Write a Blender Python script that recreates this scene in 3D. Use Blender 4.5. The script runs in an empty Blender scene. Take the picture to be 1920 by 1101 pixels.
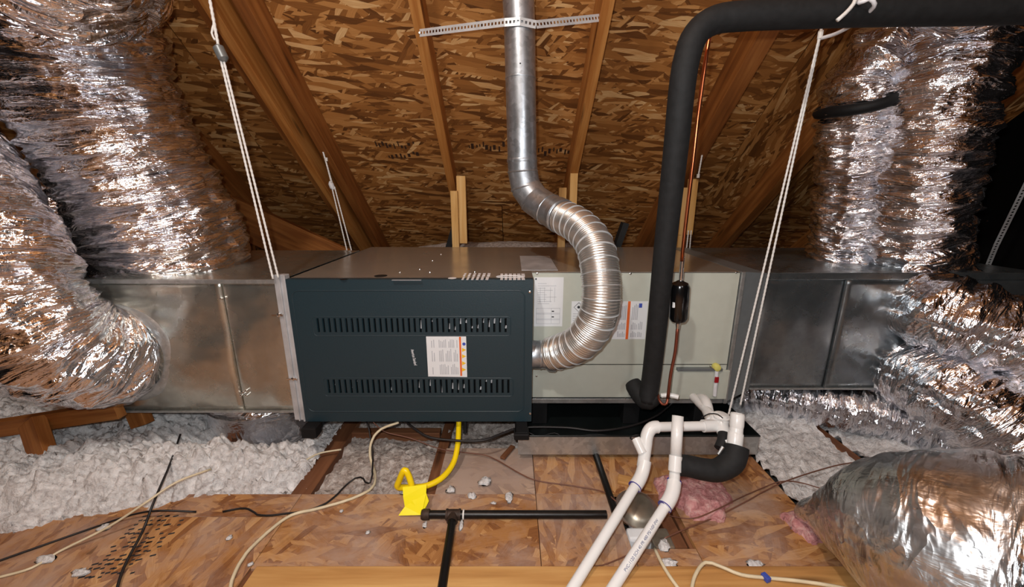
import bpy, math, random
import numpy as np
from mathutils import Vector, Matrix, Euler

# ------------------------------------------------------------------ camera, world, lights
SC = bpy.context.scene
COL = SC.collection
F_PX, PITCH, CAM_H = 740.0, math.radians(14.2), 0.86
CT, ST = math.cos(PITCH), math.sin(PITCH)
cam_d = bpy.data.cameras.new('camera'); cam_d.sensor_width = 36; cam_d.lens = 36*F_PX/1920
cam_d.clip_start = 0.02
cam = bpy.data.objects.new('camera', cam_d); COL.objects.link(cam)
cam.location = (0, 0, CAM_H); cam.rotation_euler = (math.pi/2-PITCH, 0, 0)
SC.camera = cam
w = bpy.data.worlds.new('world'); SC.world = w; w.use_nodes = True
w.node_tree.nodes['Background'].inputs[0].default_value = (0.75, 0.85, 1, 1)
w.node_tree.nodes['Background'].inputs[1].default_value = 0.0
def lamp(name, kind, loc, power, size, color=(1,1,1), aim=None):
    d = bpy.data.lights.new(name, kind); d.energy = power; d.color = color
    if kind == 'AREA': d.size = size
    else: d.shadow_soft_size = size
    o = bpy.data.objects.new(name, d); COL.objects.link(o); o.location = loc
    if aim is not None:
        o.rotation_euler = (Vector(aim)-Vector(loc)).to_track_quat('-Z', 'Y').to_euler()
    return o
# the phone's flash, just beside the lens, and two added fill lamps that even out its falloff
lamp('camera_flash', 'POINT', (-0.035, 0.0, CAM_H+0.05), 28, 0.012, (0.95, 0.98, 1))
lamp('fill_overhead', 'POINT', (-0.5, -0.3, 2.35), 70, 0.05, (1, 0.97, 0.92))
lamp('fill_behind', 'AREA', (0.7, -0.9, 1.5), 5, 0.35, (0.95, 0.97, 1), aim=(0.3, 2.0, 0.5))
vs = SC.view_settings
vs.view_transform = 'Standard'; vs.look = 'None'; vs.exposure = 0.15; vs.gamma = 1.0; vs.use_curve_mapping = False

# ------------------------------------------------------------------ pixel helpers (photo pixel + real depth -> point)
def PA(px, py, a):
    r = (px-960)/F_PX; u = (550.5-py)/F_PX
    return Vector((r*a, a*(CT+u*ST), CAM_H + a*(u*CT-ST)))
def P(px, py, Y):
    u = (550.5-py)/F_PX
    return PA(px, py, Y/(CT+u*ST))
def PZ(px, py, z=0.0):
    u = (550.5-py)/F_PX
    return PA(px, py, (z-CAM_H)/(u*CT-ST))
def PX(px, py, x):
    return PA(px, py, x*F_PX/(px-960))
ROOF0, ROOFS = 2.88, 0.842          # roof underside z = ROOF0 - ROOFS*Y
RA = math.atan(ROOFS)

# ------------------------------------------------------------------ mesh builder
ORG = {}
class MB:
    def __init__(s): s.v=[]; s.f=[]; s.uv=[]; s.n=0; s.mi=[]
    def add(s, V, Fc, UV=None, mi=0):
        V = [tuple(p) for p in V]
        s.v += V
        for k, f in enumerate(Fc):
            s.f.append(tuple(i+s.n for i in f)); s.mi.append(mi)
            if UV is None: s.uv += [(0,0)]*len(f)
            else: s.uv += [UV[k][j] for j in range(len(f))]
        s.n += len(V); return s
    def box(s, c, size, rot=None, mi=0, uvo=None):
        """box with metre UVs, grain along its longest side"""
        hx, hy, hz = size[0]/2, size[1]/2, size[2]/2
        L = [(-hx,-hy,-hz),(hx,-hy,-hz),(hx,hy,-hz),(-hx,hy,-hz),(-hx,-hy,hz),(hx,-hy,hz),(hx,hy,hz),(-hx,hy,hz)]
        Fc = [(0,3,2,1),(4,5,6,7),(0,1,5,4),(2,3,7,6),(1,2,6,5),(3,0,4,7)]
        ax = sorted(range(3), key=lambda k: -size[k])
        if uvo is None: uvo = (random.uniform(0,50), random.uniform(0,50))
        UV = []
        for f in Fc:
            nrm = (Vector(L[f[1]])-Vector(L[f[0]])).cross(Vector(L[f[2]])-Vector(L[f[0]]))
            na = max(range(3), key=lambda k: abs(nrm[k]))
            a, b = [k for k in ax if k != na]
            UV.append([(L[i][a]+uvo[0], L[i][b]+uvo[1]+na*0.37) for i in f])
        R = rot if rot is not None else Matrix.Identity(3)
        c = Vector(c)
        return s.add([c + R@Vector(p) for p in L], Fc, UV, mi)
    def bar(s, p0, p1, wd, th, up=(0,0,1), mi=0):
        """plank from p0 to p1: wd across, th along up"""
        p0, p1 = Vector(p0), Vector(p1); d = (p1-p0); L = d.length; d.normalize()
        upv = Vector(up); sd = d.cross(upv).normalized(); u2 = sd.cross(d)
        R = Matrix((d, sd, u2)).transposed()
        return s.box((p0+p1)/2, (L, wd, th), R, mi)
    def bx(s, x0,x1,y0,y1,z0,z1, mi=0, uvo=None):
        return s.box(((x0+x1)/2,(y0+y1)/2,(z0+z1)/2), (x1-x0,y1-y0,z1-z0), None, mi, uvo)
    def tube(s, path, r, seg=12, cap=True, mi=0, disp=None):
        """path: list of Vectors; r number, list or function(0..1)"""
        n = len(path); pts = np.array([tuple(p) for p in path]); 
        tan = np.gradient(pts, axis=0); tan /= np.linalg.norm(tan, axis=1)[:,None]+1e-12
        ref = np.array([0,0,1.]) if abs(tan[0][2])<.9 else np.array([0,-1.,0])
        nv = np.cross(tan[0], ref); nv /= np.linalg.norm(nv); N=[nv]
        for i in range(1,n):
            v = N[-1]-tan[i]*np.dot(N[-1],tan[i]); v /= np.linalg.norm(v)+1e-12; N.append(v)
        N = np.array(N); B = np.cross(tan, N)
        if callable(r): rr = np.array([r(i/(n-1)) for i in range(n)])
        elif hasattr(r,'__len__'): rr = np.array(r, float)
        else: rr = np.full(n, float(r))
        ang = np.linspace(0, 2*np.pi, seg, endpoint=False)
        Rm = rr[:,None]*np.ones((1,seg))
        sl = np.concatenate([[0], np.cumsum(np.linalg.norm(np.diff(pts,axis=0),axis=1))])
        if disp is not None: Rm = Rm + disp(sl, ang)
        V = pts[:,None,:] + Rm[:,:,None]*(np.cos(ang)[None,:,None]*N[:,None,:] + np.sin(ang)[None,:,None]*B[:,None,:])
        V = V.reshape(-1,3); rm = float(rr.mean()); Fc=[]; UV=[]
        for i in range(n-1):
            for j in range(seg):
                k=(j+1)%seg
                Fc.append((i*seg+j, (i+1)*seg+j, (i+1)*seg+k, i*seg+k))
                t0=ang[j]*rm; t1=(ang[j]+2*np.pi/seg)*rm
                UV.append([(sl[i],t0),(sl[i+1],t0),(sl[i+1],t1),(sl[i],t1)])
        if cap:
            Fc.append(tuple(range(seg))); UV.append([(0,0)]*seg)
            Fc.append(tuple(reversed(range((n-1)*seg, n*seg)))); UV.append([(0,0)]*seg)
        return s.add(V.tolist(), Fc, UV, mi)
    def cyl(s, p0, p1, r, seg=20, mi=0, cap=True):
        p0, p1 = Vector(p0), Vector(p1)
        return s.tube([p0, p1], r, seg, cap, mi)
    def lathe(s, p0, axis, prof, seg=28, mi=0):
        """prof: list of (distance along axis, radius)"""
        axis = Vector(axis).normalized(); p0 = Vector(p0)
        ref = Vector((0,0,1)) if abs(axis.z)<.9 else Vector((0,1,0))
        n = axis.cross(ref).normalized(); b = axis.cross(n)
        V=[]; Fc=[]
        for (d,r) in prof:
            for j in range(seg):
                a=2*math.pi*j/seg
                V.append(p0+axis*d+(n*math.cos(a)+b*math.sin(a))*r)
        for i in range(len(prof)-1):
            for j in range(seg):
                k=(j+1)%seg; Fc.append((i*seg+j,(i+1)*seg+j,(i+1)*seg+k,i*seg+k))
        Fc.append(tuple(range(seg))); Fc.append(tuple(reversed(range((len(prof)-1)*seg,len(prof)*seg))))
        return s.add(V, Fc, None, mi)
    def hgrid(s, xs, ys, Z, mi=0):
        """height field Z[len(xs)][len(ys)]"""
        ny=len(ys); V=[(x,y,Z[i][j]) for i,x in enumerate(xs) for j,y in enumerate(ys)]
        Fc=[]; UV=[]
        for i in range(len(xs)-1):
            for j in range(ny-1):
                f=(i*ny+j,(i+1)*ny+j,(i+1)*ny+j+1,i*ny+j+1); Fc.append(f)
                UV.append([(V[k][0],V[k][1]) for k in f])
        return s.add(V,Fc,UV,mi)
    def build(s, name, mat, parent=None, smooth=None, bevel=0, label=None, solid=0):
        me = bpy.data.meshes.new(name)
        V = np.array(s.v, float)
        org = np.array(ORG[parent.name]) if parent is not None else np.array([(V[:,0].min()+V[:,0].max())/2,(V[:,1].min()+V[:,1].max())/2,V[:,2].min()])
        me.from_pydata((V-org).tolist(), [], s.f)
        uvl = me.uv_layers.new(name='UVMap')
        uvl.data.foreach_set('uv', np.array(s.uv, np.float32).ravel())
        for m in (mat if isinstance(mat,(list,tuple)) else [mat]): me.materials.append(m)
        if any(s.mi): me.polygons.foreach_set('material_index', s.mi)
        if smooth is not None:
            me.polygons.foreach_set('use_smooth', [True]*len(me.polygons))
            if smooth < 180: me.set_sharp_from_angle(angle=math.radians(smooth))
        me.update()
        o = bpy.data.objects.new(name, me); COL.objects.link(o)
        if parent is not None: o.parent = parent
        else: o.location = org
        ORG[o.name] = tuple(org)
        if bevel:
            b = o.modifiers.new('bevel','BEVEL'); b.width = bevel; b.segments = 2; b.limit_method='ANGLE'; b.angle_limit=math.radians(50)
        if solid:
            b = o.modifiers.new('solid','SOLIDIFY'); b.thickness = solid; b.offset = 0
        if label: o['label'] = label
        return o
def thing(name, label, cat, loc, group=None):
    o = bpy.data.objects.new(name, None); COL.objects.link(o); o.location = loc; o.empty_display_size=.05
    ORG[o.name] = tuple(loc); o['label']=label; o['category']=cat
    if group: o['group']=group
    return o
def tag(o, label, cat, group=None, kind=None):
    o['label']=label; o['category']=cat
    if group: o['group']=group
    if kind: o['kind']=kind
    return o
def spline(pts, step=0.02, n=None):
    """Catmull-Rom through points"""
    pts=[Vector(p) for p in pts]
    if len(pts)==2:
        k = n or max(2,int((pts[1]-pts[0]).length/step)); return [pts[0].lerp(pts[1],i/k) for i in range(k+1)]
    q=[pts[0]*2-pts[1]]+pts+[pts[-1]*2-pts[-2]]; out=[]
    for i in range(1,len(q)-2):
        a,b,c,d=q[i-1],q[i],q[i+1],q[i+2]; k=max(2,int((c-b).length/step))
        for j in range(k):
            t=j/k; out.append(0.5*((2*b)+(c-a)*t+(2*a-5*b+4*c-d)*t*t+(3*b-a-3*c+d)*t**3))
    out.append(pts[-1]); return out
def noise2(rng, ns, nt, S, T, wrap=True):
    """smooth value noise in -1..1, S rows (lattice units), T cols in lattice units (periodic in T when wrap)"""
    A = rng.uniform(-1,1,(ns+2, nt + (0 if wrap else 2)))
    S=np.clip(S,0,ns); i=np.floor(S).astype(int); fs=S-i; i=np.minimum(i,ns)
    j=np.floor(T).astype(int); ft=T-j
    fs=fs*fs*(3-2*fs); ft=ft*ft*(3-2*ft)
    j1=j+1
    if wrap: j%=nt; j1%=nt
    else: j=np.clip(j,0,nt+1); j1=np.clip(j1,0,nt+1)
    i1=np.minimum(i+1,ns+1)
    return (A[i,j]*(1-fs)*(1-ft)+A[i1,j]*fs*(1-ft)+A[i,j1]*(1-fs)*ft+A[i1,j1]*fs*ft)
def crinkle(seed, R, amp=(0.02,0.016,0.009), rib=0.05, rib_amp=0.006, flare0=0, flare1=0, tw=0.5):
    """foil folds: helical wire ribs, long folds round the duct, sharp little creases"""
    def fn(sl, ang):
        rng=np.random.default_rng(seed); L=sl[-1]
        S,A=np.meshgrid(sl,ang,indexing='ij'); t=A/(2*np.pi)
        Z=np.zeros_like(S)
        for (fs,nt,am) in ((5,5,amp[0]*.55),(26,7,amp[1]*.55),(48,9,amp[1]*.5),(85,12,amp[2]*.8),(150,22,amp[2]*.4)):
            ns=int(L*fs)+2
            n=noise2(rng,ns,nt,S*fs+ (A*tw if fs<50 else 0),t*nt)
            if fs>20: n=1-2*np.abs(n)
            Z+=n*am*min(1,R/.15)
        Z+=rib_amp*np.cos(2*np.pi*(S/rib+t))
        for fl,d in ((flare0,S),(flare1,L-S)):
            if fl:
                k=np.clip(1-d/.07,0,1); ns=int(L*80)+2
                Z+=k*k*fl*(.35+.9*noise2(rng,ns,26,S*80,t*26))
        return Z
    return fn

# ------------------------------------------------------------------ materials
def srgb(h):
    if isinstance(h,str): c=[int(h[i:i+2],16)/255 for i in (0,2,4)]
    else: c=[x/255 for x in h]
    return tuple((x/12.92 if x<=.04045 else ((x+.055)/1.055)**2.4) for x in c)+(1,)
class NT:
    def __init__(s,name):
        s.m=bpy.data.materials.new(name); s.m.use_nodes=True; s.t=s.m.node_tree; s.b=s.t.nodes['Principled BSDF']
    def n(s,typ,**kw):
        x=s.t.nodes.new(typ)
        for k,v in kw.items():
            if k.startswith('i_'): x.inputs[k[2:].replace('_',' ')].default_value=v
            elif k.startswith('in'): x.inputs[int(k[2:])].default_value=v
            else: setattr(x,k,v)
        return x
    def l(s,a,b): s.t.links.new(a,b)
    def uv(s): return s.n('ShaderNodeUVMap').outputs[0]
    def obj(s): return s.n('ShaderNodeTexCoord').outputs['Object']
    def mapping(s,v,scale=(1,1,1),rot=(0,0,0),loc=(0,0,0)):
        x=s.n('ShaderNodeMapping'); s.l(v,x.inputs[0]); x.inputs['Scale'].default_value=scale; x.inputs['Rotation'].default_value=rot; x.inputs['Location'].default_value=loc
        return x.outputs[0]
    def noise(s,v,scale=5,detail=4,rough=.5,dist=0,out=0):
        x=s.n('ShaderNodeTexNoise'); s.l(v,x.inputs['Vector']); x.inputs['Scale'].default_value=scale; x.inputs['Detail'].default_value=detail; x.inputs['Roughness'].default_value=rough; x.inputs['Distortion'].default_value=dist
        return x.outputs[out]
    def ramp(s,fac,stops,interp='LINEAR'):
        x=s.n('ShaderNodeValToRGB'); x.color_ramp.interpolation=interp; e=x.color_ramp.elements
        while len(e)<len(stops): e.new(.5)
        for k,(p,c) in enumerate(stops): e[k].position=p; e[k].color=c if hasattr(c,'__len__') else (c,c,c,1)
        s.l(fac,x.inputs[0]); return x.outputs[0]
    def mix(s,fac,a,b,bt='MIX'):
        x=s.n('ShaderNodeMix'); x.data_type='RGBA'; x.blend_type=bt
        for i,v in ((0,fac),(6,a),(7,b)):
            if hasattr(v,'is_linked'): s.l(v,x.inputs[i])
            else: x.inputs[i].default_value=v
        return x.outputs[2]
    def math(s,op,a,b=0):
        x=s.n('ShaderNodeMath'); x.operation=op
        for i,v in ((0,a),(1,b)):
            if hasattr(v,'is_linked'): s.l(v,x.inputs[i])
            else: x.inputs[i].default_value=v
        return x.outputs[0]
    def bump(s,h,strength=.3,dist=.005):
        x=s.n('ShaderNodeBump'); s.l(h,x.inputs['Height']); x.inputs['Strength'].default_value=strength; x.inputs['Distance'].default_value=dist
        s.l(x.outputs[0],s.b.inputs['Normal'])
    def set(s,color=None,rough=None,metal=None,spec=None):
        for nm,v in (('Base Color',color),('Roughness',rough),('Metallic',metal),('Specular IOR Level',spec)):
            if v is None: continue
            if hasattr(v,'is_linked'): s.l(v,s.b.inputs[nm])
            else: s.b.inputs[nm].default_value=v
        return s
def plain(name,color,rough=.5,metal=0,spec=.5,var=.12,vscale=30,bump=0):
    n=NT(name); c=srgb(color)
    f=n.noise(n.obj(),vscale,4)
    k=n.ramp(f,[(.3,tuple(x*(1-var) for x in c[:3])+(1,)),(.7,tuple(min(1,x*(1+var)) for x in c[:3])+(1,))])
    n.set(k,rough,metal,spec)
    if bump: n.bump(f,bump,.002)
    return n.m
def osb(name,cols,wear=0.0,dust=0.0,angs=(0.1,-.35,.5,-.75,.9,.02),L=.10,W=.019,spec=.25,gk=(.78,.42),stain=0):
    n=NT(name); uv=n.uv()
    wob=n.noise(uv,9,2,.5,0,1)
    x=n.n('ShaderNodeVectorMath'); x.operation='MULTIPLY_ADD'; n.l(wob,x.inputs[0]); x.inputs[1].default_value=(.014,.014,0); n.l(uv,x.inputs[2]); vec=x.outputs[0]
    col=None; hgt=None
    for i,a in enumerate(angs):
        sc=(1.0+.25*math.sin(i*2.3))
        mp=n.mapping(vec,(1/(L*sc),1/(W*sc),1),(0,0,0),(3.1*i,7.7*i,0))
        rt=n.n('ShaderNodeMapping'); n.l(vec,rt.inputs[0]); rt.inputs['Rotation'].default_value=(0,0,a)
        n.l(rt.outputs[0], mp.node.inputs[0])
        v=n.n('ShaderNodeTexVoronoi'); v.voronoi_dimensions='2D'; n.l(mp,v.inputs['Vector']); v.inputs['Scale'].default_value=1
        sp=n.n('ShaderNodeSeparateColor'); n.l(v.outputs['Color'],sp.inputs[0])
        grain=n.noise(n.mapping(mp,(1.2,7,1)),1.3,3,.6)
        val=n.math('ADD',n.math('MULTIPLY',sp.outputs[0],gk[0]),n.math('MULTIPLY',grain,gk[1]))
        val=n.math('SUBTRACT',val,.07)
        c=n.ramp(val,[(0.02,cols[0]),(.28,cols[1]),(.55,cols[2]),(.8,cols[3]),(1,cols[4])])
        if col is None: col=c; hgt=sp.outputs[0]
        else:
            m=n.math('GREATER_THAN',sp.outputs[1],.62)
            col=n.mix(m,col,c)
            x=n.n('ShaderNodeMix'); x.data_type='FLOAT'; n.l(m,x.inputs[0]); n.l(hgt,x.inputs[2]); n.l(sp.outputs[2],x.inputs[3]); hgt=x.outputs[0]
    big=n.noise(uv,2.2,3,.6)
    col=n.mix(n.ramp(big,[(.40,0.0),(.8,.35)]),col,cols[1])
    if dust:
        d=n.noise(uv,3.0,6,.7); d2=n.ramp(d,[(.5-dust*.5,0.0),(.72,.85)])
        col=n.mix(d2,col,srgb((176,158,148)))
    if stain:
        st=n.noise(n.mapping(uv,(1,1.6,1)),7,5,.7,.6); col=n.mix(n.ramp(st,[(.52,0.0),(.70,stain)]),col,srgb((104,62,38)))
        sp2=n.noise(uv,26,3,.6,.5); col=n.mix(n.ramp(sp2,[(.68,0.0),(.75,stain)]),col,srgb((60,36,24)))
    n.set(col,.62,0,spec); n.bump(hgt,.35,.0015)
    return n.m
def lumber(name,cols,rough=.6):
    n=NT(name); uv=n.uv()
    g=n.noise(n.mapping(uv,(2.2,38,1)),1.0,5,.6,.35)
    g2=n.noise(n.mapping(uv,(1.2,6,1)),1.5,3,.5,.6)
    v=n.n('ShaderNodeTexVoronoi'); v.voronoi_dimensions='2D'; n.l(n.mapping(uv,(1.0,5.5,1)),v.inputs['Vector']); v.inputs['Scale'].default_value=1.0
    kn=n.ramp(v.outputs['Distance'],[(.025,1.0),(.075,0.0)])
    f=n.math('ADD',n.math('MULTIPLY',g,.6),n.math('MULTIPLY',g2,.45))
    c=n.ramp(f,[(.3,cols[0]),(.5,cols[1]),(.68,cols[2])])
    c=n.mix(n.math('MULTIPLY',kn,.7),c,tuple(x*.35 for x in cols[0][:3])+(1,))
    n.set(c,rough,0,.3); n.bump(g,.3,.001); return n.m
def foil(name,base=(.80,.80,.82,1),rough=.2,su=70,sv=9,strength=.7,dist=.006,dirt=.0):
    n=NT(name); uv=n.uv()
    a=n.noise(n.mapping(uv,(su,sv,1)),1,3,.6,.5)
    b=n.noise(n.mapping(uv,(su*3.1,sv*2.6,1),(0,0,.12)),1,3,.6,.4)
    c3=n.noise(n.mapping(uv,(su*1.6,sv*9,1),(0,0,-.4)),1,3,.6,.3)
    rd=n.math('ABSOLUTE',n.math('SUBTRACT',a,.5)); rb=n.math('ABSOLUTE',n.math('SUBTRACT',b,.5)); rc=n.math('ABSOLUTE',n.math('SUBTRACT',c3,.5))
    h=n.math('ADD',n.math('MULTIPLY',rd,1.5),n.math('ADD',n.math('MULTIPLY',rb,.28),n.math('MULTIPLY',rc,.14)))
    r=n.ramp(n.noise(uv,14,4,.6),[(.3,rough*.7),(.7,rough*1.7)])
    c=base
    if dirt:
        c=n.mix(n.ramp(n.noise(uv,5,5,.7),[(.45,0.0),(.7,dirt)]),base,(.12,.10,.085,1))
    n.set(c,r,1.0); n.bump(h,strength,dist); return n.m
def sheet(name,base,rough=.3,spangle=.25,metal=1.0,big=.0,bd=.004):
    """galvanised sheet: faint spangle, brushed bump, slight oil-canning"""
    n=NT(name); o=n.obj()
    v=n.n('ShaderNodeTexVoronoi'); n.l(o,v.inputs['Vector']); v.inputs['Scale'].default_value=70
    sp=n.n('ShaderNodeSeparateColor'); n.l(v.outputs['Color'],sp.inputs[0])
    c=n.ramp(sp.outputs[0],[(0,tuple(x*(1-spangle) for x in base)+(1,)),(1,tuple(base)+(1,))])
    nn=n.noise(o,7,5,.6)
    c=n.mix(n.ramp(nn,[(.45,0.0),(.8,.35)]),c,tuple(x*.7 for x in base)+(1,))
    r=n.ramp(nn,[(.3,rough*.8),(.7,rough*1.25)])
    n.set(c,r,metal)
    if big: n.bump(n.noise(o,big,2,.5),.6,bd)
    return n.m

M={}
M['osb_roof']=osb('osb_roof',[srgb((64,36,16)),srgb((128,80,38)),srgb((172,114,58)),srgb((206,148,86)),srgb((246,208,150))],L=.095,W=.017,angs=(.06,-.3,.42,-.65,.85,.0,-.15))
M['osb_floor']=osb('osb_floor',[srgb((78,46,26)),srgb((136,88,50)),srgb((168,118,70)),srgb((190,142,90)),srgb((216,176,126))],dust=.14,stain=.55,angs=(.15,1.2,-.6,.7,-1.1,.3,-.2),L=.085,W=.017,gk=(.62,.60))
M['osb_dusty']=osb('osb_dusty',[srgb((96,70,54)),srgb((140,108,84)),srgb((165,132,104)),srgb((186,154,124)),srgb((205,180,150))],dust=.6)
M['rafter']=lumber('rafter_wood',[srgb((92,50,20)),srgb((140,84,38)),srgb((176,116,60))])
M['rafter_light']=lumber('rafter_light_wood',[srgb((128,76,32)),srgb((176,112,52)),srgb((206,146,80))])
M['stamp']=plain('faded_stamp',(62,38,22),.7)
M['old_wood']=lumber('old_wood',[srgb((70,42,26)),srgb((110,70,46)),srgb((140,96,66))])
M['pale_wood']=lumber('pale_wood',[srgb((176,128,66)),srgb((214,166,98)),srgb((232,194,132))])
M['plank']=lumber('plank_wood',[srgb((140,96,52)),srgb((182,134,78)),srgb((206,162,102))])
M['foil']=foil('duct_foil',(.88,.88,.92,1),.15,34,7,1.0,.020)
M['foil_smooth']=foil('duct_foil_smooth',(.80,.81,.82,1),.27,17,6,.85,.020,dirt=.7)
M['foil_fine']=foil('duct_foil_fine',(.84,.83,.84,1),.15,16,7,.8,.012)
M['galv']=sheet('galvanised',(.60,.61,.60),.38,.25,.8)
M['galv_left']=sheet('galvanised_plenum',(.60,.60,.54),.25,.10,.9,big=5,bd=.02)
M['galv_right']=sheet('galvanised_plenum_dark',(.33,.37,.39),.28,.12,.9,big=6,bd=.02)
M['galv_top']=sheet('cabinet_top_metal',(.50,.46,.40),.22,.15,.65,big=3,bd=.002)
M['flue']=sheet('flue_metal',(.56,.60,.64),.38,.3,.88)
M['flex_alu']=plain('flex_aluminium',(215,213,208),.32,.9,.5,.05)
M['zinc_strap']=plain('zinc_strap',(205,208,210),.4,.35)
M['strip']=plain('connector_metal',(188,188,190),.4,.3,.5,.2,18)
M['bright']=plain('bright_zinc',(225,225,225),.25,1)
M['teal']=plain('teal_paint',(30,50,58),.42,0,.5,.06,200,.15)
M['coil']=plain('greige_paint',(186,189,177),.45,0,.4,.03)
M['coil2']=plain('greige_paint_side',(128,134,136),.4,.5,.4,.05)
M['paper']=plain('label_paper',(222,224,226),.5,0,.4,.02)
M['ink']=plain('label_ink',(176,178,184),.6,0,.3,.05)
M['ink_dark']=plain('dark_ink',(40,42,46),.6)
M['ink_faint']=plain('faint_ink',(196,198,204),.6)
M['orange']=plain('orange_band',(226,104,44),.5)
M['yellow_mark']=plain('yellow_mark',(240,190,40),.5)
M['blue_mark']=plain('blue_mark',(60,80,170),.5)
M['black']=plain('black_matte',(16,16,17),.6,0,.3)
M['foam']=plain('pipe_foam',(26,27,28),.72,0,.35,.25,60,.4)
M['pan']=plain('drain_pan_black',(20,24,24),.3,0,.5,.3,8)
M['pvc']=plain('pvc_white',(228,228,226),.28,0,.5,.02)
M['pvc_ink']=plain('pipe_print',(70,80,120),.5)
M['primer']=plain('purple_primer',(66,60,140),.4)
M['yellow']=plain('yellow_coating',(250,216,8),.35,0,.5,.02)
M['yellow_tag']=plain('yellow_tag',(252,236,20),.45,0,.5,.02)
M['gas']=plain('black_iron_pipe',(24,22,21),.38,.4,.5,.3,40,.2)
M['gas_fit']=plain('iron_fitting',(62,48,40),.6,.3,.4,.4,60,.4)
M['copper']=plain('copper',(200,112,72),.28,1,.5,.12)
M['copper_dull']=plain('copper_dull',(132,72,54),.4,.7,.5,.2)
M['drier']=plain('drier_enamel',(12,12,13),.18,0,.6)
M['rope']=plain('white_rope',(226,224,220),.6,0,.3,.1,200,.5)
M['wire_black']=plain('black_wire',(22,19,20),.5)
M['wire_white']=plain('white_cable',(214,200,168),.45)
M['wire_brown']=plain('brown_wire',(112,72,56),.5)
M['felt_and_unlit']=plain('felt_and_unlit_black',(12,11,11),.9,0,.1)  # roofing felt; on the end walls it paints the unlit dark
M['drywall']=plain('ceiling_drywall',(92,84,78),.9)
M['rubber_red']=plain('red_plastic',(150,20,30),.35)
M['float_yellow']=plain('yellow_plastic',(214,206,110),.4)
M['can']=plain('can_metal',(150,142,128),.38,.8,.5,.25,20,.2)
M['plastic_white']=plain('white_plastic',(225,225,228),.4)
def fluff(name,c0,c1,c2,scale=60):
    n=NT(name); o=n.obj(); f=n.noise(o,scale,6,.7,.4); g=n.noise(o,6,4,.6)
    c=n.ramp(f,[(.32,srgb(c0)),(.5,srgb(c1)),(.66,srgb(c2))])
    c=n.mix(n.ramp(g,[(.5,0.0),(.8,.5)]),c,srgb(c0))
    n.set(c,.95,0,.1); n.bump(f,.9,.012); return n.m
M['fluff']=fluff('blown_insulation',(186,180,178),(232,230,229),(250,250,250))
M['fluff_dirty']=fluff('dusty_insulation',(134,120,112),(190,178,170),(226,220,214))
M['pink']=fluff('pink_fibreglass',(170,108,108),(206,146,144),(226,186,178),45)

# ------------------------------------------------------------------ the attic shell
random.seed(4); RNG=np.random.default_rng(4)
def struct(o): o['kind']='structure'; return o
def empty_struct(name, loc=(0,0,0)):
    o=bpy.data.objects.new(name,None); COL.objects.link(o); o.location=loc; ORG[o.name]=tuple(loc); o['kind']='structure'; return o
EAVE, RIDGE = 3.42, -0.30
def slope(sgn):
    # sgn=1: the slope in front of the camera; -1: the one behind it
    d=Vector((0,-math.cos(RA)*sgn,math.sin(RA))); n=Vector((0,math.sin(RA)*sgn,math.cos(RA)))
    X=Vector((-1*sgn,0,0)); R=Matrix((X,d,n)).transposed()
    return d,n,X,R
ceil_=empty_struct('ceiling',(0,EAVE,0))
for sgn in (1,-1):
    d,n,X,R=slope(sgn)
    e0=Vector((0,EAVE if sgn==1 else 2*RIDGE-EAVE,0)); L=(EAVE-RIDGE)/math.cos(RA); row=0; s=0.0
    while s<L-.01:
        s1=min(s+1.219,L); x=-2.85 - (1.22 if row%2 else 0) +.35
        while x<2.35:
            x0,x1=max(x,-2.85),min(x+2.438,2.35)
            if x1-x0>.05:
                mb=MB(); mb.box(e0+d*((s+s1)/2)+n*.006+Vector(((x0+x1)/2,0,0)),(x1-x0-.004,s1-s-.004,.012),R)
                mb.build('osb_panel',M['osb_roof'],ceil_)
            x+=2.438
        s=s1; row+=1
# outside roofing felt behind the sheathing joints
mb=MB()
for sgn in (1,-1):
    d,n,X,R=slope(sgn); e0=Vector((-.25,EAVE if sgn==1 else 2*RIDGE-EAVE,0)); L=(EAVE-RIDGE)/math.cos(RA)
    mb.box(e0+d*(L/2)+n*.0165,(5.4,L+.02,.006),R)
mb.build('roofing_felt',M['felt_and_unlit'],ceil_)
# printed grade stamps on the roof sheathing (too worn to read)
mb=MB(); d,n,X,R=slope(1)
def roofp(px,py):
    u=(550.5-py)/F_PX; r=(px-960)/F_PX
    dy,dz=CT+u*ST,u*CT-ST; t=(ROOF0-CAM_H)/(dz+ROOFS*dy)
    return Vector((r*t,dy*t,CAM_H+dz*t))
for (a,b,c) in ((705,775,272),(880,945,275),(1010,1075,285),(730,790,290)):
    x=a
    while x<b:
        wd=random.uniform(2,6); p=roofp(x,c+random.uniform(-5,5)); mb.box(p-n*.0006,(wd*.0027,random.uniform(.012,.035),.0008),R); x+=wd+random.uniform(2,5)
mb.build('grade_stamp',M['stamp'],ceil_)
# end walls, coloured black to stand for the unlit attic further off
def gable(name,x0,x1,m):
    zt=ROOF0-ROOFS*RIDGE; pts=[(EAVE,-.2),(EAVE,0.02),(RIDGE,zt),(2*RIDGE-EAVE,.02),(2*RIDGE-EAVE,-.2)]
    V=[(x0,y,z) for y,z in pts]+[(x1,y,z) for y,z in pts]; k=len(pts)
    Fc=[tuple(range(k)),tuple(reversed(range(k,2*k)))]+[(i,(i+1)%k,(i+1)%k+k,i+k) for i in range(k)]
    return struct(MB().add(V,Fc).build(name,m))
gable('wall_left',-2.90,-2.85,M['felt_and_unlit']); gable('wall_right',2.35,2.40,M['felt_and_unlit'])
fl=MB().bx(-2.9,2.4,2*RIDGE-EAVE-.05,EAVE+.05,-.19,-.17).build('floor',M['drywall']); struct(fl)
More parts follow.
